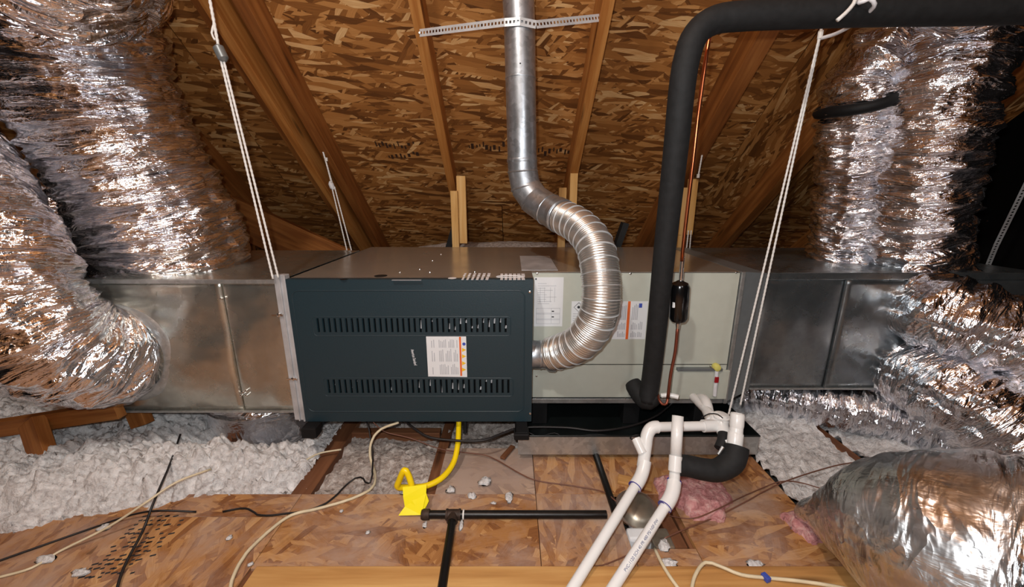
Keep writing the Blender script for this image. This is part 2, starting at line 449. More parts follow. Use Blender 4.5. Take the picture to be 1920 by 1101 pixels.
# deck of OSB panels, top at z=0
def deck(x0,x1,y0,y1,m='osb_floor',t=.012,z=0,rot=0):
    mb=MB(); g=.0007
    uvo=(random.uniform(0,50),random.uniform(0,50))
    mb.bx(x0+g,x1-g,y0+g,y1-g,z-t,z,uvo=uvo); return mb.build('osb_panel',M[m],fl,bevel=.001)
deck(-1.80,-.62,-.6,.90); deck(-.62,.07,.745,.985); deck(-1.80,-1.0,.90,1.07); deck(-1.0,-.62,.90,.985)
deck(.07,.30,.745,.985); deck(.30,.46,.745,.80); deck(.46,.81,.745,.985)
deck(.07,.81,.985,2.1,'osb_floor'); deck(-.23,.07,.985,1.21,'osb_dusty',z=-.006)
deck(-.62,.81,-1.9,.60); deck(.81,1.6,-1.9,.55); deck(-1.8,-.62,-1.9,-.6); deck(-.62,.81,.60,.64)
# long board across the front edge of the deck
for (x0,x1,y0,y1,z) in ((-.60,.83,.635,.742,.012),):
    o=MB().bx(x0,x1,y0,y1,-.012,z).build('floor_board',M['plank'],bevel=.002)
    tag(o,'long yellowish flat board across the very bottom of the picture, in front of the floor panels','board')
# joists
for x,lab in ((-1.85,'ceiling joist far left, under the white loose insulation'),(-1.44,'joist under the loose insulation left of the bare ones'),(-1.04,'joist buried in white insulation under the left plenum'),
              (-.63,'dusty brown joist bare below the left foot of the furnace'),(-.245,'dusty brown joist left of the yellow gas hose, below the dark furnace panel'),(.16,'joist under the decking below the furnace'),(.47,'joist along the pink fibreglass and can light'),
              (.79,'joist along the right edge of the wooden deck'),(1.17,'dark joist bare between white insulation under the right plenum'),(1.62,'joist under the large foil duct at lower right'),(2.05,'joist at the far right edge')):
    o=MB().bx(x-.019,x+.019,-.4 if x>-1 else .4,3.38,-.17,-.0125 if x!=-.63 else -.008).build('floor_joist',M['old_wood'],bevel=.002)
    if x in (-.63,):
        o.scale=(1.6,1,1)
    tag(o,lab,'joist')
for (x0,x1,y0,y1,lab) in ((-.60,-.27,1.30,1.335,'reddish brown block between joists under the furnace'),(.84,1.15,.93,.96,'short dark block between joists at the right edge of the deck')):
    o=MB().bx(x0,x1,y0,y1,-.12,-.006).build('joist_block',M['old_wood'],bevel=.002); tag(o,lab,'wood block')
# rafters
def rafter(x,wd,dp,lab,m='rafter',off=0):
    d,n,X,R=slope(1); L=(EAVE-RIDGE)/math.cos(RA)
    mb=MB(); mb.box(Vector((x,EAVE,0))+d*(L/2)-n*(dp/2+.001+off),(wd,L,dp),R)
    o=mb.build('rafter',M[m],bevel=.002); tag(o,lab,'rafter'); return o
rafter(-2.14,.04,.14,'rafter at the far left, behind the foil ducts')
rafter(-1.53,.04,.14,'dark rafter just right of the largest foil duct on the left')
rafter(-1.055,.035,.09,'thin outer ply of the tripled rafter at upper left')
rafter(-.985,.038,.15,'deep middle ply of the tripled rafter at upper left','rafter_light')
rafter(-.90,.045,.11,'inner ply of the tripled rafter at upper left, nearest the flue')
rafter(-.325,.04,.10,'narrow rafter left of the metal flue pipe','rafter_light')
rafter(.315,.04,.13,'rafter right of the metal flue pipe','rafter_light')
rafter(.90,.07,.12,'doubled rafter right of the black insulated pipe')
rafter(1.42,.06,.12,'rafter left of the two upright foil ducts on the right')
rafter(2.02,.04,.14,'rafter at the far right, behind the foil ducts')
def plank(name,p0,p1,wd,th,lab,m='rafter',up=(0,-1,0),cat='lumber'):
    o=MB().bar(p0,p1,th,wd,up=(p1-p0).cross(Vector((0,1,0))).normalized() if up is None else up).build(name,M[m],bevel=.002); tag(o,lab,cat); return o
def web(name,p0,p1,wd,th,lab,m='rafter'):
    """flat face to the camera, wd high across, th deep"""
    p0,p1=Vector(p0),Vector(p1); d=(p1-p0).normalized(); sd=d.cross(Vector((0,1,0))).normalized()
    o=MB().bar(p0,p1,th,wd,up=sd).build(name,M[m],bevel=.002); tag(o,lab,'lumber'); return o
web('truss_brace',P(395,385,2.2),P(665,508,2.2),.20,.038,'wide plank sloping down to the right behind the left hanging rope')
web('truss_post',P(455,420,2.28),P(478,540,2.28),.07,.04,'short upright stud beneath the wide sloping plank on the left')
web('truss_post',P(515,470,2.5),P(520,540,2.5),.09,.04,'dim stud behind the left hanging rope')
web('truss_chord',P(470,498,2.24),P(570,498,2.24),.09,.04,'short level wood piece on top of the left plenum beside the rope')
web('truss_brace',P(-60,812,1.165),P(225,768,1.165),.055,.03,'dark brown beam under the left plenum at the left edge')
web('truss_post',P(60,790,1.14),PZ(94,893,0),.072,.035,'brown post standing in insulation at the left edge')
web('wood_block',P(255,766,1.25),P(268,797,1.24),.06,.035,'short brown stud end under the left plenum')
# pale hangers
def stick(name,px0,px1,py0,z0,Y,lab,th=.03):
    x0=P(px0,py0,Y).x; x1=P(px1,py0,Y).x; z1=P(px0,py0,Y).z
    o=MB().bx(x0,x1,Y-th/2,Y+th/2,z0,z1).build(name,M['pale_wood'],bevel=.0015); tag(o,lab,'wood strip'); return o
stick('wood_strip',845,858,358,-.01,2.10,'pale wood strip behind the furnace, the lower left one of the left pair')
stick('wood_strip',856,873,330,P(860,456,2.132).z,2.132,'pale wood strip behind the furnace, the taller one of the left pair')
stick('wood_strip',1048,1062,352,-.01,2.06,'pale wood strip just left of the flexible pipe bend')
stick('wood_strip',1069,1083,325,P(1070,440,2.092).z,2.092,'pale wood strip behind the top of the flexible pipe bend')
stick('wood_strip',1279,1290,352,-.01,2.0,'pale wood strip right behind the copper pipe')
o=MB().bx(P(1291,340,2.03).x,P(1308,340,2.03).x,2.02,2.04,P(1300,440,2.03).z,P(1300,336,2.03).z).build('wood_strip',M['pale_wood'],bevel=.001)
tag(o,'short pale wood plate right of the copper pipe, under the thin hanger','wood strip')
o=MB().bar(P(838,475,2.3),P(862,395,2.3),.03,.06,up=(0,1,0)).build('black_piece',M['foam']); tag(o,'black piece standing in for the shadow left of the pale wood strips behind the furnace','scrap')  # added black piece, drawn as the strips' shadow
o=MB().bar(P(1150,480,2.0),P(1172,418,2.0),.03,.05,up=(0,1,0)).build('black_piece',M['foam']); tag(o,'black piece showing right of the flexible pipe bend','scrap')  # plain black piece behind the pipe bend

# insulation
def field(name,x0,x1,y0,y1,fn,m,lab,step=.012,cat='insulation'):
    xs=np.arange(x0,x1+step,step); ys=np.arange(y0,y1+step,step)
    Z=fn(*np.meshgrid(xs,ys,indexing='ij')); mb=MB(); mb.hgrid(xs.tolist(),ys.tolist(),Z.tolist())
    keep=[k for k,f in enumerate(mb.f) if max(mb.v[i][2] for i in f)>-.15]
    off=0; uv=[]
    for k in keep: uv+=mb.uv[k*4:k*4+4]
    mb.f=[mb.f[k] for k in keep]; mb.uv=uv; mb.mi=[0]*len(keep)
    used=sorted({i for f in mb.f for i in f}); mp={u:i for i,u in enumerate(used)}
    mb.v=[mb.v[u] for u in used]; mb.f=[tuple(mp[i] for i in f) for f in mb.f]
    o=mb.build(name,m,smooth=180); tag(o,lab,cat,kind='stuff'); return o
def lumps(X,Y,amp,seed,f0=28):
    r=np.random.default_rng(seed); X0=X-X.min(); Y0=Y-Y.min(); Z=0
    for k,(f,a) in enumerate(((6,.8),(f0,.9),(f0*2.1,.75),(f0*4,.5))):
        ns=int(X0.max()*f)+3; nt=int(Y0.max()*f)+3
        n=noise2(r,ns,nt,X0*f,Y0*f,False); Z=Z+(np.abs(n) if k else n)*a
    return Z*amp
def f_left(X,Y):
    Z=-.035+lumps(X,Y,.036,7,24)
    Yb=np.interp(X,[-2.6,-1.7,-1.29,-1.24,-1.1,-1.0,-.947,-.887,-.6],[.75,.78,.846,.873,.903,.923,.955,.976,.985])
    wob=lumps(X,Y,.012,17,18)
    k=np.clip((Y-Yb-wob)/.10,0,1); hump=np.clip(1-(Y-Yb)/.7,0,1)
    Z=Z+.075*k*hump*np.clip((-X-.60)/.35,0,1)+.02*k
    Z=Z-.16*np.exp(-(((X+.985)/.24)**4+((Y-1.42)/.22)**4))
    Z=np.where(Y<Yb+wob,-.2,Z)
    return Z
field('blown_insulation',-2.8,-.652,.72,3.3,f_left,M['fluff'],'white loose fluffy insulation heaped under the left plenum',.0070)
field('blown_insulation',-.66,-.27,.98,3.3,lambda X,Y:-.045+lumps(X,Y,.02,9),M['fluff_dirty'],'dusty white insulation between the two brown joists under the furnace')
field('blown_insulation',-.24,.07,1.0,3.3,lambda X,Y:-.05+lumps(X,Y,.02,10),M['fluff_dirty'],'insulation between joists behind the dusty board under the furnace')
field('blown_insulation',.815,1.148,.8,3.3,lambda X,Y:-.03+lumps(X,Y,.032,11,22)+.02*np.clip((Y-1)/.5,0,1),M['fluff'],'grey white insulation between the deck and the dark joist at right')
field('blown_insulation',1.19,2.3,.5,3.3,lambda X,Y:-.035+lumps(X,Y,.032,12,22),M['fluff'],'grey white insulation to the right of the dark joist',.014)
field('insulation_drift',-1.0,1.0,2.2,3.1,lambda X,Y:np.maximum(.59*np.clip(1-((X-.0)/1.02)**4*.55,0,1)*np.clip(1-((Y-2.48)/.32)**2,0,1)**.35-.03,-.2)+lumps(X,Y,.006,13,14),M['fluff_dirty'],'dusty pale batt of insulation along the eaves, showing over the back edge of the furnace',.02)
def blob_field(name,cx,cy,rx,ry,h,m,lab,z0=0,seed=1,step=.006):
    def fn(X,Y):
        th=np.arctan2(Y-cy,X-cx); rr=np.hypot((X-cx)/rx,(Y-cy)/ry)*(1+.12*np.sin(3*th+seed)+.08*np.sin(7*th))
        Z=z0+h*np.clip(1-rr**2,0,1)**.6+lumps(X,Y,h*.35,seed,30)
        return np.where(rr>1,-.2,Z)
    return field(name,cx-rx*1.3,cx+rx*1.3,cy-ry*1.3,cy+ry*1.3,fn,m,lab,step)
c=PZ(1302,932); blob_field('pink_batt',c.x,c.y,.105,.085,.035,M['pink'],'scrap of pink fibreglass beside the white drain pipes',0,3)
c=PZ(1512,990); blob_field('pink_batt',c.x,c.y,.05,.05,.02,M['pink'],'small tuft of pink fibreglass at the end of the large lower right duct',0,4)
c=PZ(1625,1062); blob_field('pink_batt',c.x,c.y,.06,.05,.02,M['pink'],'tuft of pink fibreglass under the large lower right duct',0,5)
# tufts scattered over the deck
TUFT={0:'white insulation tuft at the left edge, above the other one there',1:'white insulation tuft at the left edge, level with the thin black wire',2:'largest white tuft on the left deck, beside the pale half buried cable',
3:'small white tuft where the pale cable leaves the insulation heap',5:'white tuft just below the black printed marks on the left deck',8:'white tuft on the dusty board nearest the yellow hose',9:'largest white tuft in the middle of the dusty board',
11:'white sliver just below the tee of the black gas pipe',12:'tiny white sliver under the yellow tag',13:'flat white tuft on the front board between cream cables',14:'white tuft touching the cream cable near the small blue clip',17:'white tuft on the front board below the recessed light',20:'white tuft beside the junction box of the recessed light'}
spots=[(15,915,.030,.02),(15,990,.03,.02),(88,1050,.022,.012),(195,992,.015,.012),(345,912,.014,.01),(150,1075,.02,.01),(325,880,.02,.014),(430,1010,.008,.008),(845,920,.014,.014),(910,905,.02,.018),(885,932,.012,.012),(865,985,.006,.018),(797,985,.006,.012),(1352,1075,.02,.008),(1415,1060,.02,.012),(925,945,.008,.006),(690,1000,.006,.006),(1255,1058,.02,.012),(640,960,.006,.005),(470,1060,.006,.006),(1245,1025,.015,.02),(760,925,.02,.01),(955,935,.012,.02)]
for k,(px,py,rx,ry) in enumerate(spots):
    c=PZ(px,py); mb=MB(); r=random.Random(k)
    bmv=[];n1,n2=10,6
    for i in range(n2+1):
        for j in range(n1):
            ph=math.pi*i/n2; th=2*math.pi*j/n1; q=1+r.uniform(-.3,.3)
            bmv.append((c.x+rx*q*math.sin(ph)*math.cos(th),c.y+ry*q*math.sin(ph)*math.sin(th),.002+ (0 if i>3 else min(rx,ry)*.7*q*math.cos(ph))))
    mb.add(bmv,[(i*n1+j,i*n1+(j+1)%n1,(i+1)*n1+(j+1)%n1,(i+1)*n1+j) for i in range(n2) for j in range(n1)])
    o=mb.build('insulation_tuft',M['fluff'],smooth=180)
    tag(o,TUFT.get(k,'small white tuft of loose insulation lying on the wooden deck'),'tuft','tufts of insulation on the deck')

# ------------------------------------------------------------------ furnace
FX0,FX1,FY0,FY1,FZ0,FZ1=-.681,.064,1.16,1.90,.13,.61
CX1,CY0=.755,1.28
def panel_label(mb,x0,x1,z0,z1,y): mb.bx(x0,x1,y-.0008,y,z0,z1)
fur=thing('furnace','horizontal gas furnace with dark teal louvred front panel and metal top','furnace',((FX0+FX1)/2,(FY0+FY1)/2,FZ0))
mb=MB(); t=.002
mb.bx(FX0+.003,FX1-.003,FY0+.022,FY1,FZ0+.002,FZ0+.004)            # bottom
mb.bx(FX0+.003,FX0+.005,FY0+.022,FY1,FZ0+.002,FZ1-.004)
mb.bx(FX1-.005,FX1-.003,FY0+.022,FY1,FZ0+.002,FZ1-.004)
mb.bx(FX0+.003,FX1-.003,FY1-.002,FY1,FZ0+.002,FZ1-.004)
mb.build('cabinet',M['coil2'],fur)
MB().bx(FX0,FX1+.001,FY0+.012,FY1+.002,FZ1-.003,FZ1).build('top_panel',M['galv_top'],fur,bevel=.001)
# front panel with real louvre slots
def row(py0,py1,px0,px1,n):
    z1=P(px0,py0,FY0).z; z0=P(px0,py1,FY0).z; x0=P(px0,(py0+py1)/2,FY0).x; x1=P(px1,(py0+py1)/2,FY0).x
    pitch=(x1-x0)/(n-.5); return [(x0+k*pitch,x0+k*pitch+pitch*.42) for k in range(n)],z0,z1
rows=[row(597,623,594,951,34),row(712,737,614,956,33)]
mb=MB()
def strips(z0,z1,slots):
    xs=[FX0]
    for a,b in slots: xs+=[a,b]
    xs+=[FX1]
    for k in range(0,len(xs),2):
        mb.bx(xs[k],xs[k+1],FY0,FY0+.0015,z0,z1)
(sl_u,u0,u1),(sl_l,l0,l1)=rows
mb.bx(FX0,FX1,FY0,FY0+.0015,u1,FZ1); strips(u0,u1,sl_u); mb.bx(FX0,FX1,FY0,FY0+.0015,l1,u0); strips(l0,l1,sl_l); mb.bx(FX0,FX1,FY0,FY0+.0015,FZ0,l0)
mb.bx(FX0,FX0+.0015,FY0,FY0+.022,FZ0,FZ1); mb.bx(FX1-.0015,FX1,FY0,FY0+.022,FZ0,FZ1); mb.bx(FX0,FX1,FY0,FY0+.022,FZ1-.0015,FZ1+.0005); mb.bx(FX0,FX1,FY0,FY0+.022,FZ0,FZ0+.0015)
fp=mb.build('front_panel',M['teal'],fur)
for sl,z0,z1 in rows:
    for a,b in sl:
        o=MB().bar((a+.0004,FY0+.001,(z0+z1)/2),(a+.0014,FY0+.006,(z0+z1)/2),z1-z0,.0008,up=(-.8,.5,0)).build('louvre_fin',M['teal'],fp)
def rrect(x0,x1,z0,z1,r,y,n=6):
    out=[]
    for cx,cz,a0 in ((x1-r,z1-r,0),(x0+r,z1-r,90),(x0+r,z0+r,180),(x1-r,z0+r,270)):
        for k in range(n+1):
            a=math.radians(a0+90*k/n); out.append(Vector((cx+r*math.cos(a),y,cz+r*math.sin(a))))
    out.append(out[0]); return out
mb=MB(); A=P(546,545,FY0); B=P(984,545,FY0); mb.tube(rrect(A.x,B.x,P(546,772,FY0).z,A.z,.022,FY0+.0006),.0022,8,cap=False)
mb.tube(rrect(sl_u[0][0]-.012,sl_u[-1][1]+.012,u0-.012,u1+.005,.010,FY0+.0008),.0018,8,cap=False)
mb.tube(rrect(sl_l[0][0]-.012,sl_l[-1][1]+.012,l0-.012,l1+.005,.010,FY0+.0008),.0018,8,cap=False)
mb.build('embossed_ridge',M['teal'],fp,smooth=60)
MB().bx(FX0+.02,FX1-.012,FY0+.055,FY0+.057,FZ0+.01,FZ1-.01).build('shade_backing',M['black'],fur)  # black sheet painting the shade inside, behind the slots
mb=MB(); r=random.Random(5)
for sl,z0,z1,pick in ((sl_u,u0,u1,[5,6,18,20,23,24,25,26,27,28,29,30,31,32,33]),(sl_l,l0,l1,[0,1,2,4,5,8,9,11,13,14,16,18,20,22,23,24,27,28,29])):
    for k in pick:
        a,b=sl[k]; x=a+r.uniform(.001,.004); zc=r.uniform(z0+.008,z1-.008); hh=r.uniform(.003,.014)
        mb.bar((x+.002,FY0+.012,zc-hh),(x+.004,FY0+.014,zc+hh),.0035,.003)
mb.build('inner_terminals',M['plastic_white'],fur)
for x,z in ((P(994,547,FY0).x-.001,P(994,547,FY0).z),(P(995,775,FY0).x-.002,P(995,775,FY0).z)):
    MB().lathe((x,FY0-.001,z),(0,-1,0),[(0,.004),(.002,.0038),(.003,.0015)],12).build('screw',M['bright'],fur,smooth=40)
# warning label, turned on its side like the furnace
Y=FY0
lx0,lx1=P(803,670,Y).x,P(875,670,Y).x; lz1,lz0=P(840,631,Y).z,P(840,707,Y).z
lab=MB(); lab.add([(P(799,632,Y).x,Y-.001,lz1),(P(874,632,Y).x,Y-.001,lz1),(P(876,707,Y).x,Y-.001,lz0),(P(803,705,Y).x,Y-.001,lz0+.002),
 (P(799,632,Y).x,Y-.0001,lz1),(P(874,632,Y).x,Y-.0001,lz1),(P(876,707,Y).x,Y-.0001,lz0),(P(803,705,Y).x,Y-.0001,lz0+.002)],[(0,3,2,1),(4,5,6,7),(0,1,5,4),(1,2,6,5),(2,3,7,6),(3,0,4,7)])
wl=lab.build('warning_label',M['paper'],fur,label='white warning sticker with orange band, blue dot and yellow triangles')
MB().bx(P(862,670,Y).x,P(865.5,670,Y).x,Y-.0013,Y-.001,lz0+.004,lz1-.001).build('orange_band',M['orange'],wl)
def disc(name,c,r,m,par,n=20,thick=.0004,rot=0):
    MB().lathe(c,(0,-1,0),[(0,r),(thick,r)],n).build(name,m,par)
disc('blue_dot',(P(870,645,Y).x,Y-.001,P(870,645,Y).z),.0052,M['blue_mark'],wl)
for k,py in enumerate((656,668,681,693)):
    c=P(870,py,Y); 
    MB().add([(c.x-.006,Y-.0013,c.z-.007),(c.x+.007,Y-.0013,c.z),(c.x-.006,Y-.0013,c.z+.007)],[(0,1,2)]).build('yellow_triangle',M['yellow_mark'],wl)
mb=MB(); r=random.Random(3)
for px in [810,814]+list(range(824,860,3)):
    for (a,b) in ((636,652),(654,678),(681,702)):
        if r.random()<.9: mb.bx(P(px,670,Y).x,P(px+1.5,670,Y).x,Y-.0012,Y-.001,P(px,b,Y).z,P(px,b-(b-a)*r.uniform(.6,1),Y).z)
mb.build('printed_text',M['ink'],wl)
def text(name,body,size,loc,rot,m,parent,shear=0,ex=.0004,align='CENTER',sx=1):
    c=bpy.data.curves.new('tmp','FONT'); c.body=body; c.size=size; c.extrude=ex; c.shear=shear; c.align_x=align; c.align_y='CENTER'; c.resolution_u=2
    t=bpy.data.objects.new('tmp',c); COL.objects.link(t); bpy.context.view_layer.update()
    me=bpy.data.meshes.new_from_object(t.evaluated_get(bpy.context.evaluated_depsgraph_get())); bpy.data.objects.remove(t)
    o=bpy.data.objects.new(name,me); COL.objects.link(o); me.materials.clear(); me.materials.append(m)
    R=Euler(rot).to_matrix(); org=Vector(ORG[parent.name])
    for v in me.vertices: v.co=R@Vector((v.co.x*sx,v.co.y,v.co.z))+Vector(loc)-org
    o.parent=parent; ORG[o.name]=ORG[parent.name]; return o
c=P(776,670,Y); text('logo_lettering','American Standard',.0135,(c.x,Y-.0006,c.z),(math.pi/2,math.radians(82),0),M['plastic_white'],fur,.25,.0004,sx=.52)
# top details: knockouts, holes, perforated vents, screws
def topz(px,py): return PZ(px,py,FZ1)
for px,py,rx,ry in ((714,517.5,.020,.012),(645,524,.012,.006)):
    c=topz(px,py); MB().add([(c.x+rx*math.cos(a),c.y+ry*math.sin(a)*1.6,FZ1+.0006) for a in [k*math.pi/12 for k in range(24)]],[tuple(range(24))]).build('knockout_hole',M['black'],fur)
c=topz(848,522); MB().lathe((c.x,c.y,FZ1),(0,0,1),[(0,.013),(.0006,.013)],20).build('hole_plug',M['paper'],fur)
a,b=topz(735,525.5),topz(790,525.5); MB().bx(a.x,b.x,a.y-.004,a.y+.004,FZ1,FZ1+.0006).build('top_sticker',M['ink'],fur)
def quads(cols,rowsy,w):
    mb=MB()
    for j,(pya,pyb,sh) in enumerate(rowsy):
        for px in cols:
            c0=topz(px+sh,pyb); c1=topz(px+sh+w,pya)
            mb.bx(c0.x,c1.x,c0.y,c1.y,FZ1,FZ1+.0006)
    return mb
quads([868+k*9 for k in range(6)],((512.5,518,0),(519.5,525,-3)),7).build('vent_perforation',M['plastic_white'],fur)
quads([938+k*8 for k in range(6)],((513.5,518.3,0),(519.5,525,0)),5.5).build('vent_perforation',M['plastic_white'],fur)
c=topz(956,519); mb=MB(); mb.tube([Vector((c.x+.042*math.cos(a),c.y+.016*math.sin(a),FZ1+.0005)) for a in [k*math.pi/16 for k in range(33)]],.0012,6,cap=False); mb.build('vent_rim',M['plastic_white'],fur)
for px,py in ((827,477),(811,489),(750,511),(787,505),(806,511),(890,510)):
    c=topz(px,py); MB().lathe((c.x,c.y,FZ1),(0,0,1),[(0,.0045),(.002,.004),(.003,.001)],10).build('screw',M['bright'],fur,smooth=40)
# feet rails (hung support angles) under the unit
for x,lab,y0 in ((-.655,'black-ended support rail under the left end of the furnace',1.13),(.03,'black support rail under the middle, left of the drain pan',1.10),(.735,'black support rail under the right end of the cooling coil cabinet',1.17)):
    r=thing('support_rail',lab,'rail',(x,1.5,.03 if x>0 else .085))
    z1=.129 if x<.5 else .027; z0=z1-.03
    if x<.5:
        MB().bx(x-.02,x+.02,y0,2.0,z1-.004,z1).bx(x-.02,x-.016,y0,2.0,z0,z1).build('angle_iron',M['black'],r,bevel=.001)
        MB().bx(x-.024,x+.024,y0-.01,y0+.03,z0-(.006 if x<0 else -.008),z1-.001).build('end_cap',M['black'],r,bevel=.003)
    else:
        MB().bx(x-.02,x+.02,1.12,2.0,.004,.027).build('angle_iron',M['black'],r,bevel=.001)

# ------------------------------------------------------------------ coil cabinet
coil=thing('coil_cabinet','pale greige cooling coil cabinet with paper labels, right of the teal furnace panel','cabinet',((FX1+CX1)/2,1.6,FZ0))
mb=MB(); x0=FX1+.001
mb.bx(x0,CX1,FY1-.002,FY1,FZ0,FZ1-.004).bx(CX1-.002,CX1,CY0+.003,FY1,FZ0,FZ1-.004).bx(x0,CX1,CY0+.003,FY1,FZ0,FZ0+.002).bx(x0,x0+.002,CY0+.003,FY1,FZ0,FZ1-.004)
mb.build('cabinet',M['coil2'],coil)
MB().bx(x0,CX1+.001,CY0-.002,FY1+.002,FZ1-.003,FZ1).build('top_panel',M['galv_top'],coil,bevel=.001)
# stainless tape patch across the seam
a,b=topz(978,507),topz(1030,480); MB().bx(a.x,b.x,a.y,b.y,FZ1,FZ1+.0006).build('foil_tape',M['strip'],coil)
zs=P(1200,684,CY0).z
MB().bx(x0,CX1-.001,CY0,CY0+.003,zs+.0015,FZ1-.004).build('upper_door',M['coil'],coil,bevel=.001)
MB().bx(x0,CX1-.001,CY0,CY0+.003,FZ0+.022,zs-.0015).build('lower_door',M['coil'],coil,bevel=.001)
MB().bx(x0,CX1-.001,CY0-.003,CY0+.003,FZ0,FZ0+.018).build('bottom_channel',M['galv'],coil,bevel=.001)
# recessed box at lower right
a=P(1262,690,CY0); b=P(1358,752,CY0)
mb=MB(); mb.bx(a.x,b.x,CY0-.010,CY0-.0005,b.z+.012,a.z-.006); mb.build('access_plate',M['coil'],coil,bevel=.002)
MB().bx(a.x+.01,b.x-.03,CY0-.016,CY0-.0005,a.z-.006,a.z+.004).build('plate_lip',M['coil2'],coil,bevel=.001)
for px,py in ((1380,511),(1182,513),(1007,513),(1006,705),(1005,748),(1172,748),(1270,742),(1343,748)):
    c=P(px,py,CY0); MB().lathe((c.x,CY0,c.z),(0,-1,0),[(0,.004),(.002,.0036),(.003,.001)],10).build('screw',M['bright'],coil,smooth=40)
def sticker(px0,py0,px1,py1,lab,fn):
    a=P(px0,py0,CY0); b=P(px1,py1,CY0)
    s=MB().bx(a.x,b.x,CY0-.0009,CY0-.0001,b.z,a.z).build('paper_label',M['paper'],coil,label=lab)
    fn(s,a,b); return s
yl=CY0-.0013
def f1(s,a,b):
    mb=MB(); w=b.x-a.x; h=a.z-b.z; r=random.Random(8)
    def bar(u0,u1,v0,v1): mb.bx(a.x+u0*w,a.x+u1*w,yl,yl+.0004,a.z-v1*h,a.z-v0*h)
    for k in range(10):
        v=.12+.045*k; bar(.12,.12+r.uniform(.2,.65),v,v+.008); 
    for u in (.2,.35,.55,.7): bar(u,u+.012,.2,.5)
    for v in (.62,.72,.74,.84,.86,.94): bar(.08,.9,v,v+.006)
    for u in (.08,.6,.9): bar(u,u+.01,.62,.94)
    mb.build('printed_diagram',M['ink'],s)
    for v in (.675,.79): MB().bx(a.x+.62*w,a.x+.70*w,yl,yl+.0004,a.z-(v+.022)*h,a.z-v*h).build('printed_arrow',M['ink_dark'],s)
    MB().bx(a.x+.03*w,a.x+.08*w,yl,yl+.0004,a.z-.05*h,a.z-.02*h).build('printed_mark',M['ink_dark'],s)
sticker(1002,520,1054,612,'white wiring diagram sheet next to the teal panel',f1)
def f2(s,a,b):
    c=P(1085,576,CY0); mb=MB()
    pts=[Vector((c.x+dx*.016,yl,c.z+dz*.016)) for dx,dz in ((0,1),(1,0),(0,-1),(-1,0),(0,1))]; mb.tube(pts,.0008,4,cap=False)
    mb.lathe((c.x,yl+.0002,c.z),(0,-1,0),[(0,.005),(.0003,.005)],12); mb.build('hazard_symbol',M['ink_dark'],s)
    mb=MB()
    for k in range(8): mb.bx(a.x+.006,a.x+.03,yl,yl+.0003,a.z-.045-k*.008,a.z-.043-k*.008)
    mb.build('printed_text',M['ink'],s)
sticker(1072,565,1112,622,'white label with a black diamond symbol behind the flexible pipe',f2)
def f3(s,a,b):
    MB().bx(P(1175,600,CY0).x,P(1180,600,CY0).x,yl,yl+.0004,b.z,a.z).build('orange_band',M['orange'],s)
    mb=MB(); r=random.Random(2)
    for px in [1159,1162,1165,1168,1171,1184,1187,1190,1193,1197,1200,1203]:
        for (p0,p1) in ((570,600),(603,618),(621,632)):
            if px>1196 and p0==570: continue
            mb.bx(P(px,600,CY0).x,P(px+1.6,600,CY0).x,yl,yl+.0003,P(px,p1,CY0).z,P(px,p0+r.uniform(0,6),CY0).z)
    mb.build('printed_text',M['ink'],s)
    MB().bx(P(1198,572,CY0).x,P(1204,572,CY0).x,yl,yl+.0004,P(1200,577,CY0).z,P(1200,569,CY0).z).build('blue_mark',M['blue_mark'],s)
sticker(1152,565,1209,636,'white instruction label with an orange band between the flexible pipe and the black line',f3)

# ------------------------------------------------------------------ plenums
def bow(x0,x1,z0,z1,y,amp,seed,nx=26,nz=20,side=1):
    r=np.random.default_rng(seed); xs=np.linspace(x0,x1,nx); zs=np.linspace(z0,z1,nz)
    S,T=np.meshgrid(np.linspace(0,3,nx),np.linspace(0,3,nz),indexing='ij')
    n=noise2(r,3,5,S,T,False); u=np.linspace(0,1,nx)[:,None]; v=np.linspace(0,1,nz)[None,:]
    env=(4*u*(1-u))**.6*(4*v*(1-v))**.6
    D=-amp*env*(.7+.6*n)
    V=[(xs[i],y+D[i,j],zs[j]) for i in range(nx) for j in range(nz)]
    Fc=[(i*nz+j,(i+1)*nz+j,(i+1)*nz+j+1,i*nz+j+1) for i in range(nx-1) for j in range(nz-1)]
    return V,Fc
PLZ0,PLZ1=.146,.60
pl=thing('supply_plenum','wide galvanised sheet metal plenum left of the furnace, with foil ducts on it','duct box',(-1.1,1.5,PLZ0))
mb=MB(); mb.bx(-1.45,-.722,1.20,1.86,PLZ1-.002,PLZ1).bx(-1.45,-.722,1.20,1.86,PLZ0,PLZ0+.002).bx(-1.45,-.722,1.858,1.86,PLZ0,PLZ1).bx(-1.45,-1.448,1.20,1.86,PLZ0,PLZ1)
mb.build('sheet_box',M['galv_left'],pl)
for (x0,x1,s) in ((-1.45,-.905,5),(-.905,-.722,8)):
    V,Fc=bow(x0,x1,PLZ0,PLZ1,1.198,.022 if s!=8 else .010,s); MB().add(V,Fc).build('sheet_panel',M['galv_left'],pl,smooth=180,solid=.0015)
MB().bx(-1.45,-.722,1.188,1.202,PLZ1-.010,PLZ1+.002).build('top_flange',M['galv'],pl,bevel=.001)
MB().bx(-1.45,-.722,1.190,1.202,PLZ0-.002,PLZ0+.004).build('bottom_flange',M['galv'],pl,bevel=.001)
MB().bx(-.9058,-.9042,1.195,1.198,PLZ0+.003,PLZ1-.01).build('standing_seam',M['galv_left'],pl,bevel=.002)
